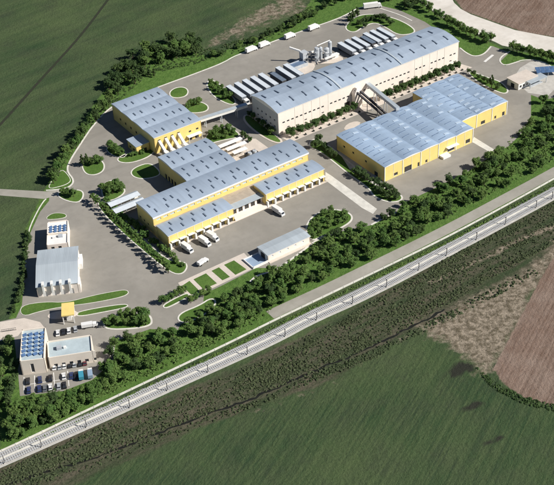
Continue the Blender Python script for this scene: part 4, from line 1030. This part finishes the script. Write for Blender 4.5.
# semi-trailer rows docked behind the long hall
def trailer(a_, roof, label, group, b_=-134.5, L_=17.5):
    r_ = empty('semi_trailer', AB(a_, b_, 0.04), out, label, 'trailer', group)
    key = ('st', roof, L_)
    if key not in TRM:
        k = MB(); k.box(-L_/2,L_/2,-1.6,1.6,1.1,4.2,0,0); bx_ = k.mesh('cargo_box', 'side_shade' if roof != 'dark' else 'darksteel')
        k = MB(); k.box(-L_/2-0.05,L_/2+0.05,-1.65,1.65,4.2,4.32); k.box(-L_/2-0.05,L_/2+0.05,-1.65,-1.5,4.32,4.38); k.box(-L_/2-0.05,L_/2+0.05,1.5,1.65,4.32,4.38); rf = k.mesh('box_roof', 'trailer_roof' if roof != 'dark' else 'vent')
        k = MB(); k.box(-L_/2+0.3,L_/2+3.9,-0.6,0.6,0.6,1.05); chs = k.mesh('chassis','darksteel')
        k = MB(); x0 = L_/2+1.0; prism_y(k, [(x0,0.6),(x0+3.0,0.6),(x0+3.0,1.9),(x0+2.6,3.2),(x0,3.5)], -1.3, 1.3); cb = k.mesh('cab','car_white')
        k = MB(); k.hexa([(x0+3.06,-1.1,1.95),(x0+3.06,1.1,1.95),(x0+2.9,1.1,1.95),(x0+2.9,-1.1,1.95),(x0+2.72,-1.1,3.1),(x0+2.72,1.1,3.1),(x0+2.5,1.1,3.1),(x0+2.5,-1.1,3.1)]); wsn = k.mesh('windscreen','glass')
        TRM[key] = (bx_, rf, chs, cb, wsn)
    for nm, me in zip(('cargo_box','box_roof','chassis','cab','windscreen'), TRM[key]): put(nm, me, r_)
    for sx in (-L_/2+1.4,-L_/2+2.8,L_/2+1.2,L_/2+3.1):
        for sy in (-1.3,1.3): put('wheel', WH_TRK, r_, (sx, sy, 0.5))
for i in range(8):
    a_ = 64.6+i*5.85
    if i == 5: continue
    trailer(a_+(1.2 if i > 5 else 0), 'pale', 'pale roofed semi-trailer in the left trailer row behind the long hall, %s from the left' % ORD[i if i < 5 else i-1], 'trailers in the left row')
trailer(64.6+5*5.85+0.4, 'dark', 'dark low semi-trailer in the gap of the left trailer row', 'trailers in the left row', -133, 13)
for i in range(6):
    a_ = 150.0+i*5.6 + (3.6 if i > 2 else 0)
    trailer(a_, 'pale', 'pale roofed semi-trailer in the right trailer row behind the long hall, %s from the left' % ORD[i], 'trailers in the right row', -137.0, 15.5)
trailer(150.0+3*5.6-0.6, 'dark', 'dark low semi-trailer in the middle of the right trailer row', 'trailers in the right row', -136, 12)
# car park
lotdir = (at(92,363)-at(50,370)).normalized(); la = math.atan2(lotdir.y, lotdir.x)
g1 = 'cars in the office car park'
rowA = [(58,333.8,'white'),(69,331.5,'white'),(63.5,332.8,'black'),(75.5,330,'silver')]
rowB = [(54.5,367.6,'white'),(59.5,367,'silver'),(64.5,366.2,'white'),(69.5,365.5,'black'),(74.5,364.7,'silver'),(80,364,'black'),(85,363,'maroon')]
rowC = [(28,382,'black'),(40,380.5,'navy'),(50.5,379,'black'),(64,377,'white'),(71.5,376.5,'navy'),(76,376.5,'black')]
rowD = [(29,391,'navy'),(39.5,389.5,'navy'),(45,389,'grey'),(50.5,388,'white'),(59,387,'silver'),(64.5,386,'black')]
def carrow(rows, rowname):
    seen = {}
    for i, (x, y, c) in enumerate(rows):
        car(at(x, y, 0.04), la+math.pi/2+(0.04 if i % 2 else -0.03), 'car_'+c, '%s car in the %s, %s from the left' % (c.replace('navy','navy blue'), rowname, ORD[i]), g1)
carrow(sorted(rowA), 'row behind the low office wing'); carrow(rowB, 'row along the front of the office wing'); carrow(rowC, 'back row of the open car park'); carrow(rowD, 'front row of the open car park')
for i, (x, y) in enumerate(((81.5,376.5),(90.5,375))):
    truck(at(x, y, 0.04), la+math.pi/2, 6.4, ('teal van at the right end of the car park' if i == 0 else 'pale blue van at the far right end of the car park'), 'vans at the car park end', (2.2,2.1), 2.6, 2.1, 'car_teal' if i == 0 else 'roof_blue', 'parked_van')
truck(at(90,327), la, 7.5, 'white minibus parked behind the low office wing', None, (2.2,2.2), 2.6, 2.2, 'car_white', 'minibus')
car(at(114.5,358,0.04), la+1.2, 'car_navy', 'navy blue car alone by the right kerb of the office lot', g1)
# parking bay lines
for rowpts in (([(24,377),(24,393)],[(34.5,375.5),(35,391)],[(53.5,372.5),(55,388)],[(67.5,371),(69,386)])):
    a, b = (at(x, y) for x, y in rowpts); struct(ribbon('bay_line', [a, b], 0.35, 0, 0.05, 'marking', None, 0))
struct(ribbon('bay_line', [at(24,385), at(70,378.5)], 0.3, 0, 0.046, 'marking', None, 0))

# ------------------------------------------------------------------ trees and shrubs
def crown_mesh(name, mat, seed, rx, rz, zc, nclump, nleaf, leaf, shape='round'):
    rg = random.Random(seed); V = []; F = []
    cl_ = []
    while len(cl_) < nclump:
        d = Vector((rg.gauss(0,1), rg.gauss(0,1), rg.gauss(0,1))).normalized(); t = rg.uniform(0.35, 0.95)
        p = Vector((d.x*rx*t, d.y*rx*t, d.z*rz*t))
        if shape == 'cone':
            hgt = (p.z+rz)/(2*rz); q = max(0.08, 1.05-hgt); p.x *= q*1.3; p.y *= q*1.3
        r_ = rg.uniform(0.26, 0.46)*rx
        if shape == 'cone': r_ *= max(0.3, 1.1-(p.z+rz)/(2*rz))
        if shape == 'column': r_ *= 0.95
        cl_.append((p, r_))
    for p, r_ in cl_:
        for _ in range(nleaf):
            d = Vector((rg.gauss(0,1), rg.gauss(0,1), rg.gauss(0.25,1))).normalized()
            c = p + d*r_*rg.uniform(0.55, 1.08) + Vector((0,0,zc))
            if c.z < 0.15: continue
            n = (d + Vector((rg.gauss(0,.4), rg.gauss(0,.4), rg.gauss(0.55,.35)))).normalized()
            u = n.orthogonal().normalized(); u.rotate(Matrix.Rotation(rg.uniform(0,6.28), 3, n)); v = n.cross(u)
            s = leaf*rg.uniform(0.6,1.35); i = len(V)
            V += [tuple(c-u*s*0.5), tuple(c+v*s*0.36+n*s*0.1), tuple(c+u*s*0.6), tuple(c-v*s*0.36+n*s*0.1)]; F.append((i,i+1,i+2,i+3))
    me = bpy.data.meshes.new(name); me.from_pydata(V, [], F); me.materials.append(M[mat]); return me
def trunk_mesh(seed, h, r_, limbs=4, spread=1.2):
    rg = random.Random(seed); k = MB()
    k.tube([(0,0,-0.1),(rg.uniform(-.08,.08),rg.uniform(-.08,.08),h*0.5),(rg.uniform(-.15,.15),rg.uniform(-.15,.15),h)],[r_*1.25,r_*0.85,r_*0.45],7)
    for i in range(limbs):
        a = 6.28*i/limbs+rg.uniform(-.4,.4); z = h*rg.uniform(0.5,0.85)
        k.tube([(0,0,z),(math.cos(a)*spread*0.6,math.sin(a)*spread*0.6,z+h*0.18),(math.cos(a)*spread,math.sin(a)*spread,z+h*0.42)],[r_*0.5,r_*0.33,r_*0.15],5)
    return k.mesh('trunk','bark')
ROUND = [(trunk_mesh(i, 3.6, 0.22, 5, 1.5), crown_mesh('crown', 'leaf', 100+i, 2.9, 2.6, 4.6, 22, 58, 0.62)) for i in range(6)]
DARK = [(trunk_mesh(20+i, 3.6, 0.22, 5, 1.5), crown_mesh('crown', 'leaf_dark', 200+i, 2.9, 2.8, 4.7, 22, 58, 0.62)) for i in range(3)]
SMALL = [(trunk_mesh(30+i, 2.2, 0.12, 4, 0.7), crown_mesh('crown', 'leaf_row', 300+i, 1.9, 1.8, 3.0, 26, 70, 0.46)) for i in range(4)]
COLUMN = [(trunk_mesh(40+i, 4.5, 0.16, 4, 0.6), crown_mesh('crown', 'leaf', 400+i, 1.45, 3.3, 4.2, 22, 52, 0.46, 'column')) for i in range(3)]
CONE = [(trunk_mesh(50+i, 5.5, 0.2, 3, 0.6), crown_mesh('crown', 'leaf_dark', 500+i, 2.2, 4.6, 5.2, 34, 52, 0.5, 'cone')) for i in range(2)]
SHRUB = [(trunk_mesh(60+i, 0.8, 0.09, 4, 0.5), crown_mesh('crown', 'leaf', 600+i, 1.5, 1.0, 1.1, 12, 46, 0.42)) for i in range(4)]
SHRUBD = [(trunk_mesh(70+i, 0.8, 0.09, 4, 0.5), crown_mesh('crown', 'leaf_dark', 700+i, 1.5, 1.05, 1.15, 12, 46, 0.42)) for i in range(3)]
REF = {id(ROUND): 7.2, id(DARK): 7.5, id(SMALL): 4.9, id(COLUMN): 7.5, id(CONE): 9.8, id(SHRUB): 2.1, id(SHRUBD): 2.2}
prng = random.Random(11); NTREE = 0
def plant(kind, pos, h, label, group, name=None, cat=None, fat=1.0):
    global NTREE; NTREE += 1
    me = prng.choice(kind); s = h/REF[id(kind)]
    isS = kind is SHRUB or kind is SHRUBD
    r_ = empty(name or ('shrub' if isS else 'tree'), (pos.x, pos.y, 0.05), prng.uniform(0, 6.28), label, cat or ('shrub' if isS else 'tree'), group)
    r_.scale = (s*fat*prng.uniform(0.92,1.08), s*fat*prng.uniform(0.92,1.08), s)
    put('stem' if isS else 'trunk', me[0], r_); put('foliage' if isS else 'crown', me[1], r_)
    return r_
# trimmed trees before the long hall
n1 = 0
for seg, side in (((284,134.5,361,102.5,9),'left'), ((384,93.5,451,63.8,9),'right')):
    x0, y0, x1, y1, n = seg
    a0 = AB(64.0,-76.8) if side == 'left' else AB(129.5,-76.8); a1 = AB(109.0,-76.8) if side == 'left' else AB(188.5,-76.8)
    n = 9 if side == 'left' else 12
    for i in range(n):
        p = a0.lerp(a1, i/(n-1)) + Vector((prng.uniform(-.4,.4), prng.uniform(-.4,.4), 0))
        plant(SMALL, p, prng.uniform(5.0,5.9), 'small round tree before the long hall, %s in the row %s of the conveyors' % (ORD[i], side), 'trimmed trees before the long hall', 'trimmed_tree', None, 1.25)
        q = p + DB*3.1 + DA*1.6
        r_ = empty('planter', (q.x, q.y, 0.05), YA, 'small dark planter before the long hall, %s in the row %s of the conveyors' % (ORD[i], side), 'planter', 'planters before the long hall')
        k = MB(); k.box(-0.6,0.6,-0.45,0.45,0,0.55); k.build('tub','darksteel',r_)
        s = put('foliage', SHRUBD[i % 3][1], r_, (0,0,0.35)); s.scale = (0.32,0.3,0.35)
# shrubs at the hall's shaded end
for i, (x, y) in enumerate(((251,115),(255,118.5),(260,122),(264.5,126),(269,129.5),(273,133))):
    plant(ROUND if i % 2 else DARK, at(x-1.5, y+1), 4.4 if i % 2 else 3.8, '%s bush from the left under the shaded end wall of the long hall' % ORD[i], 'bushes by the shaded end wall', 'bush', 'bush', 1.25)
# slender row between the west yard and the central building
for i in range(17):
    t = i/16; x = 92+75*t; y = 202+71*t
    plant(COLUMN, at(x+1.5, y), prng.uniform(6.0,7.8), 'slender tree, %s from the left in the row along the west yard' % ORD[i], 'slender trees along the west yard', 'slender_tree', None, 1.25)
for i in range(22):
    t = i/21; x = 101+(178-101)*t+prng.uniform(-2,3); y = 203+(266-203)*t+prng.uniform(-1,1.5)
    plant(SHRUB, at(x+3, y-1), prng.uniform(2.2,3.6), 'green shrub in the bed beside the west yard row, %s from the left' % ORD[i], 'shrubs in the west bed')
# shrubs and trees on the islands
def bed(pts, kind, hs, label, group):
    for i, (x, y) in enumerate(pts): plant(kind, at(x, y), prng.uniform(*hs), label % ORD[i], group, 'conifer' if kind is CONE else ('bush' if hs[1] < 5.3 and kind is DARK else None), None, 1.12 if kind is not CONE else 1.0)
bed([(83,166),(87.5,165)], CONE, (6.5,9), '%s dark pointed tree on the round island by the west road', 'island trees by the west road')
bed([(92,165),(97,164),(100,163.5)], ROUND, (4.5,6), '%s round tree on the round island by the west road', 'island trees by the west road')
bed([(104,193),(109,190),(113,194),(116,186),(119,190),(109,196),(122,192)], ROUND, (4.5,6.5), '%s leafy tree on the hedge island beside the twin sheds', 'trees beside the twin sheds')
bed([(64,195),(69,195.5),(74,197)], ROUND, (4.2,5.2), '%s leafy tree from the left on the island north of the west yard', 'island trees north of the west yard')
bed([(113,151),(117,154),(121,156),(110,148.5)], ROUND, (4,5.5), '%s leafy tree by the annex corner of the dock hall', 'trees by the annex')
bed([(132,156),(137,154.5),(142,153)], SHRUB, (1.8,2.6), '%s shrub on the lawn in front of the annex', 'shrubs by the annex')
bed([(190,107),(194,106),(199,105),(188,111)], ROUND, (4,5.5), '%s tree on the small bed behind the dock hall corner', 'trees behind the dock hall')
bed([(211,84),(216,87),(221,91),(226,94.5),(231,98.5),(213,90),(219,94.5),(226,99.5)], ROUND, (3.6,4.8), '%s tree on the hedge bed at the end of the left trailer row', 'hedge by the trailers')
bed([(212,137),(217,134),(222,132),(228,133),(218,139),(226,138),(233,135)], ROUND, (4,5.6), '%s tree in the leafy bed behind the small court', 'trees behind the small court')
bed([(243,137),(246.5,139.5),(250,142)], SMALL, (3,4), '%s small tree by the rounded edge of the small court', 'trees at the court edge')
bed([(314,148),(319,146),(324,150),(318,142.5),(329,155),(334,158)], DARK, (4.5,6.2), '%s dark tree at the left corner bed of the east hall', 'corner trees of the east hall')
bed([(356,175),(361,178),(366,181),(371,184),(377,187),(383,189),(389,193),(394,196),(380,194),(387,199),(396,200)], DARK, (4.6,6.4), '%s dark bush along the shaded side of the east hall', 'bushes along the east hall')
bed([(311,235),(314,228),(319,230),(318,222),(324,225),(324,216),(330,221),(331,213),(337,218),(338,225),(344,217),(345,222),(329,228),(320,235),(312,240)], ROUND, (3.5,4.6), '%s tree on the wooded island in the dock yard', 'trees on the dock yard island')
bed([(491.5,88)], CONE, (10,11), '%s tall dark conifer on the bed beside the east wing', 'trees beside the east wing')
bed([(469,74),(474,76),(479,79),(484,82),(488,84),(497,90)], DARK, (3.2,4.4), '%s dark bush from the left on the bed beside the east wing', 'trees beside the east wing')
bed([(107,326),(112,322.5),(117,325),(122,318),(128,316),(134,318),(140,316),(145,319),(146,325),(137,325),(127,325)], ROUND, (4.2,5.8), '%s tree on the long island between gate lane and car park', 'trees on the gate lane island')
bed([(164,304),(168,301.5),(172,299.5),(177,297),(181,294.5),(184,293)], ROUND, (3.6,4.8), '%s tree in the narrow planter by the lawn panels', 'trees in the planter by the lawn panels')
bed([(191,303),(196,300),(203,297),(209,294)], ROUND, (3.8,5), '%s tree below the lawn panels', 'trees below the lawn panels')
# bed by the round turning area, upper right
bed([(350,25),(353,21),(357,18)], CONE, (9,11), '%s tall dark tree at the left end of the round bed on the upper road', 'trees on the upper round bed')
bed([(359,25),(363,24),(367,22),(371,21),(375,20),(379,20),(383,21),(387,23),(365,28),(391,26)], DARK, (4,5.5), '%s dark tree on the round bed behind the right trailer row', 'trees on the upper round bed')
# rows along the gravel road
bed([(423,8),(429,12),(437,17),(441,19.5),(447,25),(452,27.5),(458,29),(462,32),(466,35),(470,36),(475,38.5),(483,41),(487,43.5),(491,42)], ROUND, (5.2,7.2), '%s tree from the left along the gravel road above the long hall', 'trees along the gravel road')
bed([(513,51),(517,53),(522,54),(530,55.5),(536,57.5),(541,58.5),(547,60),(552,62),(558,64)], ROUND, (5.2,7), '%s tree from the left along the gravel road right of the junction', 'trees along the gravel road')
bed([(395,-1),(402,-1),(388,-2),(409,3),(416,6)], DARK, (5,7), '%s dark tree near the top edge before the gravel road', 'trees at the top edge')

# wooded belts filled by sampling
def inpoly(p, poly):
    x, y = p; ins = False; n = len(poly)
    for i in range(n):
        x1, y1 = poly[i]; x2, y2 = poly[(i+1) % n]
        if (y1 > y) != (y2 > y) and x < (x2-x1)*(y-y1)/(y2-y1)+x1: ins = not ins
    return ins
def scatter(px, n, mind, seed, gaps=()):
    poly = [tuple(at(x, y))[:2] for x, y in px]; rg = random.Random(seed); out_ = []
    gp = [([tuple(at(x, y))[:2] for x, y in g], f) for g, f in gaps]
    xs = [p[0] for p in poly]; ys = [p[1] for p in poly]; tries = 0
    while len(out_) < n and tries < n*400:
        tries += 1; p = (rg.uniform(min(xs), max(xs)), rg.uniform(min(ys), max(ys)))
        if not inpoly(p, poly): continue
        if any(inpoly(p, g) and rg.random() > f for g, f in gp): continue
        if all((p[0]-q[0])**2+(p[1]-q[1])**2 > mind*mind for q in out_): out_.append(p)
    return [Vector((x, y, 0)) for x, y in out_]
GAP = [([(330,246),(372,229),(388,224),(392,234),(370,243),(340,252)], 0.12), ([(488,186),(520,164),(540,150),(554,138),(554,150),(530,170),(500,190)], 0.2), ([(205,298),(240,288),(262,283),(262,296),(225,312),(205,318)], 0.5), ([(116,344),(150,334),(180,334),(196,342),(160,362),(120,372)], 0.25)]
zones = [
 ('belt below the low shed', [(186,328),(205,314),(225,300),(256,284),(282,272),(299,294),(285,302),(258,318),(222,336),(196,346)], 52),
 ('belt below the wooded island', [(282,271),(300,260),(316,246),(340,233),(372,229),(384,254),(350,270),(300,297)], 46),
 ('belt below the east hall corner', [(374,226),(398,212),(404,205),(428,194),(446,185),(452,216),(420,236),(386,252)], 40),
 ('belt before the east hall', [(448,184),(466,174),(490,158),(510,146),(524,133),(532,122),(545,150),(552,164),(510,186),(456,214)], 52),
 ('wood below the gatehouse', [(533,121),(533,98),(548,101),(575,92),(610,96),(610,128),(560,158),(550,150)], 62),
 ('wood right of the office lot', [(116,343),(150,331),(178,334),(192,344),(165,362),(150,370),(118,386),(96,396),(100,376)], 30),
 ('wood below the car park', [(22,406),(64,401),(96,390),(100,399),(80,410),(40,429),(10,443),(4,424)], 42),
 ('wood left of the office', [(4,345),(14,342),(17,372),(19,398),(6,420),(-14,420),(-12,360)], 26),
]
allbelt = 0
for zi, (lab_, poly, n) in enumerate(zones):
    pts = scatter(poly, int(n*0.84), 3.3, 40+zi, GAP)
    if zi < 5:                                     # three ranks across the belt: yard side, middle, road side
        half = len(poly)//2; ks = sorted(range(len(pts)), key=lambda q: toab(pts[q])[1]); third = len(pts)/3
        rank = {q: min(2, int(i/third)) for i, q in enumerate(ks)}; rn = ('yard side', 'middle', 'road side')
    else:
        ks = sorted(range(len(pts)), key=lambda q: -pts[q].y); third = len(pts)/2; rank = {q: min(1, int(i/third)) for i, q in enumerate(ks)}; rn = ('upper half', 'lower half')
    cnt = [0, 0, 0]
    for q in sorted(range(len(pts)), key=lambda q: toab(pts[q])[0] if zi < 5 else pts[q].x):
        r = prng.random(); kind = ROUND if r < 0.82 else DARK
        if zi == 7: kind = DARK if r < 0.6 else ROUND
        plant(kind, pts[q], prng.uniform(4.0, 6.2), 'tree %s from left on the %s of the %s' % (ORD[min(cnt[rank[q]],29)], rn[rank[q]], lab_), 'trees in the ' + lab_, 'belt_tree' if zi < 5 else 'woodland_tree', 'tree', prng.uniform(1.1, 1.3)); allbelt += 1; cnt[rank[q]] += 1
# hedgerow of trees between the site and the upper meadow
def hedgerow(px, n, mind, seed, hs, mix, label, group, name, fat=1.2):
    pts = sorted(scatter(px, n, mind, seed), key=lambda p: p.x)
    for i, p in enumerate(pts): plant(DARK if prng.random() < mix else ROUND, p, prng.uniform(*hs), label % ORD[i], group, name, None, fat)
hedgerow([(46,187),(60,163),(84,132),(100,113),(110,103),(113,106),(92,128),(68,162),(52,188)], 24, 2.6, 81, (6.2,8.8), 0.35, 'hedgerow tree between the upper meadow and west kerb, %s from the left', 'hedgerow along the upper meadow', 'hedgerow_tree', 0.9)
hedgerow([(105,100),(112,80),(124,62),(150,50),(172,38),(190,40),(205,50),(196,58),(178,60),(150,66),(140,80),(126,92)], 30, 3.4, 82, (6.5,9.5), 0.6, 'leafy tree in the grove above the dock hall, %s from the left', 'grove above the dock hall', None, 1.2)
hedgerow([(206,56),(222,50),(236,47),(262,38),(290,24),(312,14),(326,0),(345,-8),(350,-2),(330,10),(300,26),(262,42),(236,52),(216,60)], 30, 2.8, 83, (3.2,5.2), 0.6, 'bushy tree in the hedgerow above the upper road, %s from the left', 'hedgerow above the upper road', 'bushy_tree', 1.3)
hedgerow([(340,-6),(372,-8),(400,-4),(424,14),(440,24),(436,28),(415,14),(395,4),(365,2),(345,4)], 16, 3.2, 84, (4.0,6.0), 0.9, 'dark tree on the verge between upper road and gravel road, %s from the left', 'verge trees by the gravel road', 'bushy_tree', 1.15)
pts = scatter([(146,78),(152,72),(160,76),(158,82)], 3, 2.4, 85)
for i, p in enumerate(pts): plant(CONE, p, prng.uniform(5,7.5), '%s pointed dark tree on the lawn above the dock hall' % ORD[i], 'pointed trees above the dock hall')
pts = scatter([(27,232),(24,262),(20,292),(14,298),(12,314),(16,314),(19,300),(24,290),(27,262),(31,238)], 20, 1.8, 86)
for i, p in enumerate(sorted(pts, key=lambda p: -p.y)): plant(SHRUBD, p, prng.uniform(1.8,3.2), 'dark shrub in the hedge left of the west yard, %s from the top' % ORD[i], 'hedge left of the west yard')

# undergrowth and scrub that nobody could count
def scrub(name, px, n, sizes, mat, seed, leafs=9, label='', exclude=None):
    poly = [tuple(at(x, y))[:2] for x, y in px]; rg = random.Random(seed); V = []; F = []
    xs = [p[0] for p in poly]; ys = [p[1] for p in poly]; c = 0; cx = [(rg.uniform(min(xs),max(xs)), rg.uniform(min(ys),max(ys)), rg.uniform(2,9)) for _ in range(420)]
    while c < n:
        if rg.random() < 0.6:
            q = rg.choice(cx); u_ = rg.gauss(0, q[2]*1.0); v_ = rg.gauss(0, q[2]*0.28); x = q[0]+u_*DA.x-v_*DA.y; y = q[1]+u_*DA.y+v_*DA.x
        else: x = rg.uniform(min(xs), max(xs)); y = rg.uniform(min(ys), max(ys))
        if not inpoly((x, y), poly): continue
        c += 1; r_ = rg.uniform(*sizes)
        for _ in range(leafs):
            d = Vector((rg.gauss(0,1), rg.gauss(0,1), abs(rg.gauss(0,1)))).normalized(); p = Vector((x, y, 0.02)) + Vector((d.x*r_, d.y*r_, d.z*r_*0.9))*rg.uniform(0.5,1)
            nn = (d+Vector((rg.gauss(0,.4),rg.gauss(0,.4),rg.gauss(.6,.4)))).normalized(); u = nn.orthogonal().normalized(); v = nn.cross(u); s = r_*rg.uniform(0.4,0.8); i = len(V)
            V += [tuple(p-u*s), tuple(p+v*s*0.7), tuple(p+u*s), tuple(p-v*s*0.7)]; F.append((i,i+1,i+2,i+3))
    me = bpy.data.meshes.new(name); me.from_pydata(V, [], F); me.materials.append(M[mat]); o = put(name, me); return tag(o, label, name.replace('_',' '), None, 'stuff')
scrub('scrub', [(-30,486),(0,471),(105,425),(215,381),(340,320),(446,259),(554,203),(600,178),(600,220),(520,262),(446,306),(410,326),(334,366),(260,394),(190,420),(94,458),(0,490)], 8000, (0.22,0.72), 'leaf_scrub', 5, 9, 'low rough scrub on the bank below the railway')
scrub('ditch_bushes', [(-10,496),(28,480),(94,461),(206,417),(260,399),(308,377),(366,353),(446,313),(530,268),(540,274),(450,320),(370,360),(308,384),(260,406),(206,424),(94,468),(28,488)], 900, (0.25,0.8), 'leaf_scrub', 6, 9, 'dark low bushes lining the ditch beside the lower field')
scrub('field_edge_hedge', [(476,368),(480,369),(495,382),(522,396),(556,405),(640,436),(640,444),(556,412),(520,403),(492,388)], 520, (0.25,0.75), 'leaf_dark', 12, 9, 'dark low hedge along the curved edge of the ploughed field')
scrub('undergrowth', [(4,443),(60,414),(105,396),(160,370),(236,334),(262,318),(290,296),(330,275),(362,259),(444,219),(554,160),(554,120),(530,120),(490,160),(425,196),(372,228),(313,245),(256,282),(205,312),(180,332),(116,345),(96,382),(22,400)], 5200, (0.3,0.9), 'leaf', 7, 8, 'green undergrowth on the wooded strip beside the service road')
scrub('verge_grass', [(18,448),(105,406),(236,344),(305,310),(360,283),(444,243),(554,183),(554,187),(444,247),(340,296),(215,358),(105,410),(18,452)], 2600, (0.25,0.7), 'leaf', 8, 8, 'rough green verge between the wall and the railway')
scrub('meadow_scrub', [(90,128),(106,100),(118,70),(150,46),(176,34),(206,50),(262,34),(312,6),(318,14),(262,44),(206,62),(150,74),(112,106)], 1500, (0.3,0.9), 'leaf_dark', 9, 8, 'dark undergrowth beneath the hedgerow along the upper meadow')
print('trees', NTREE, 'belt', allbelt, 'objects', len(bpy.data.objects))
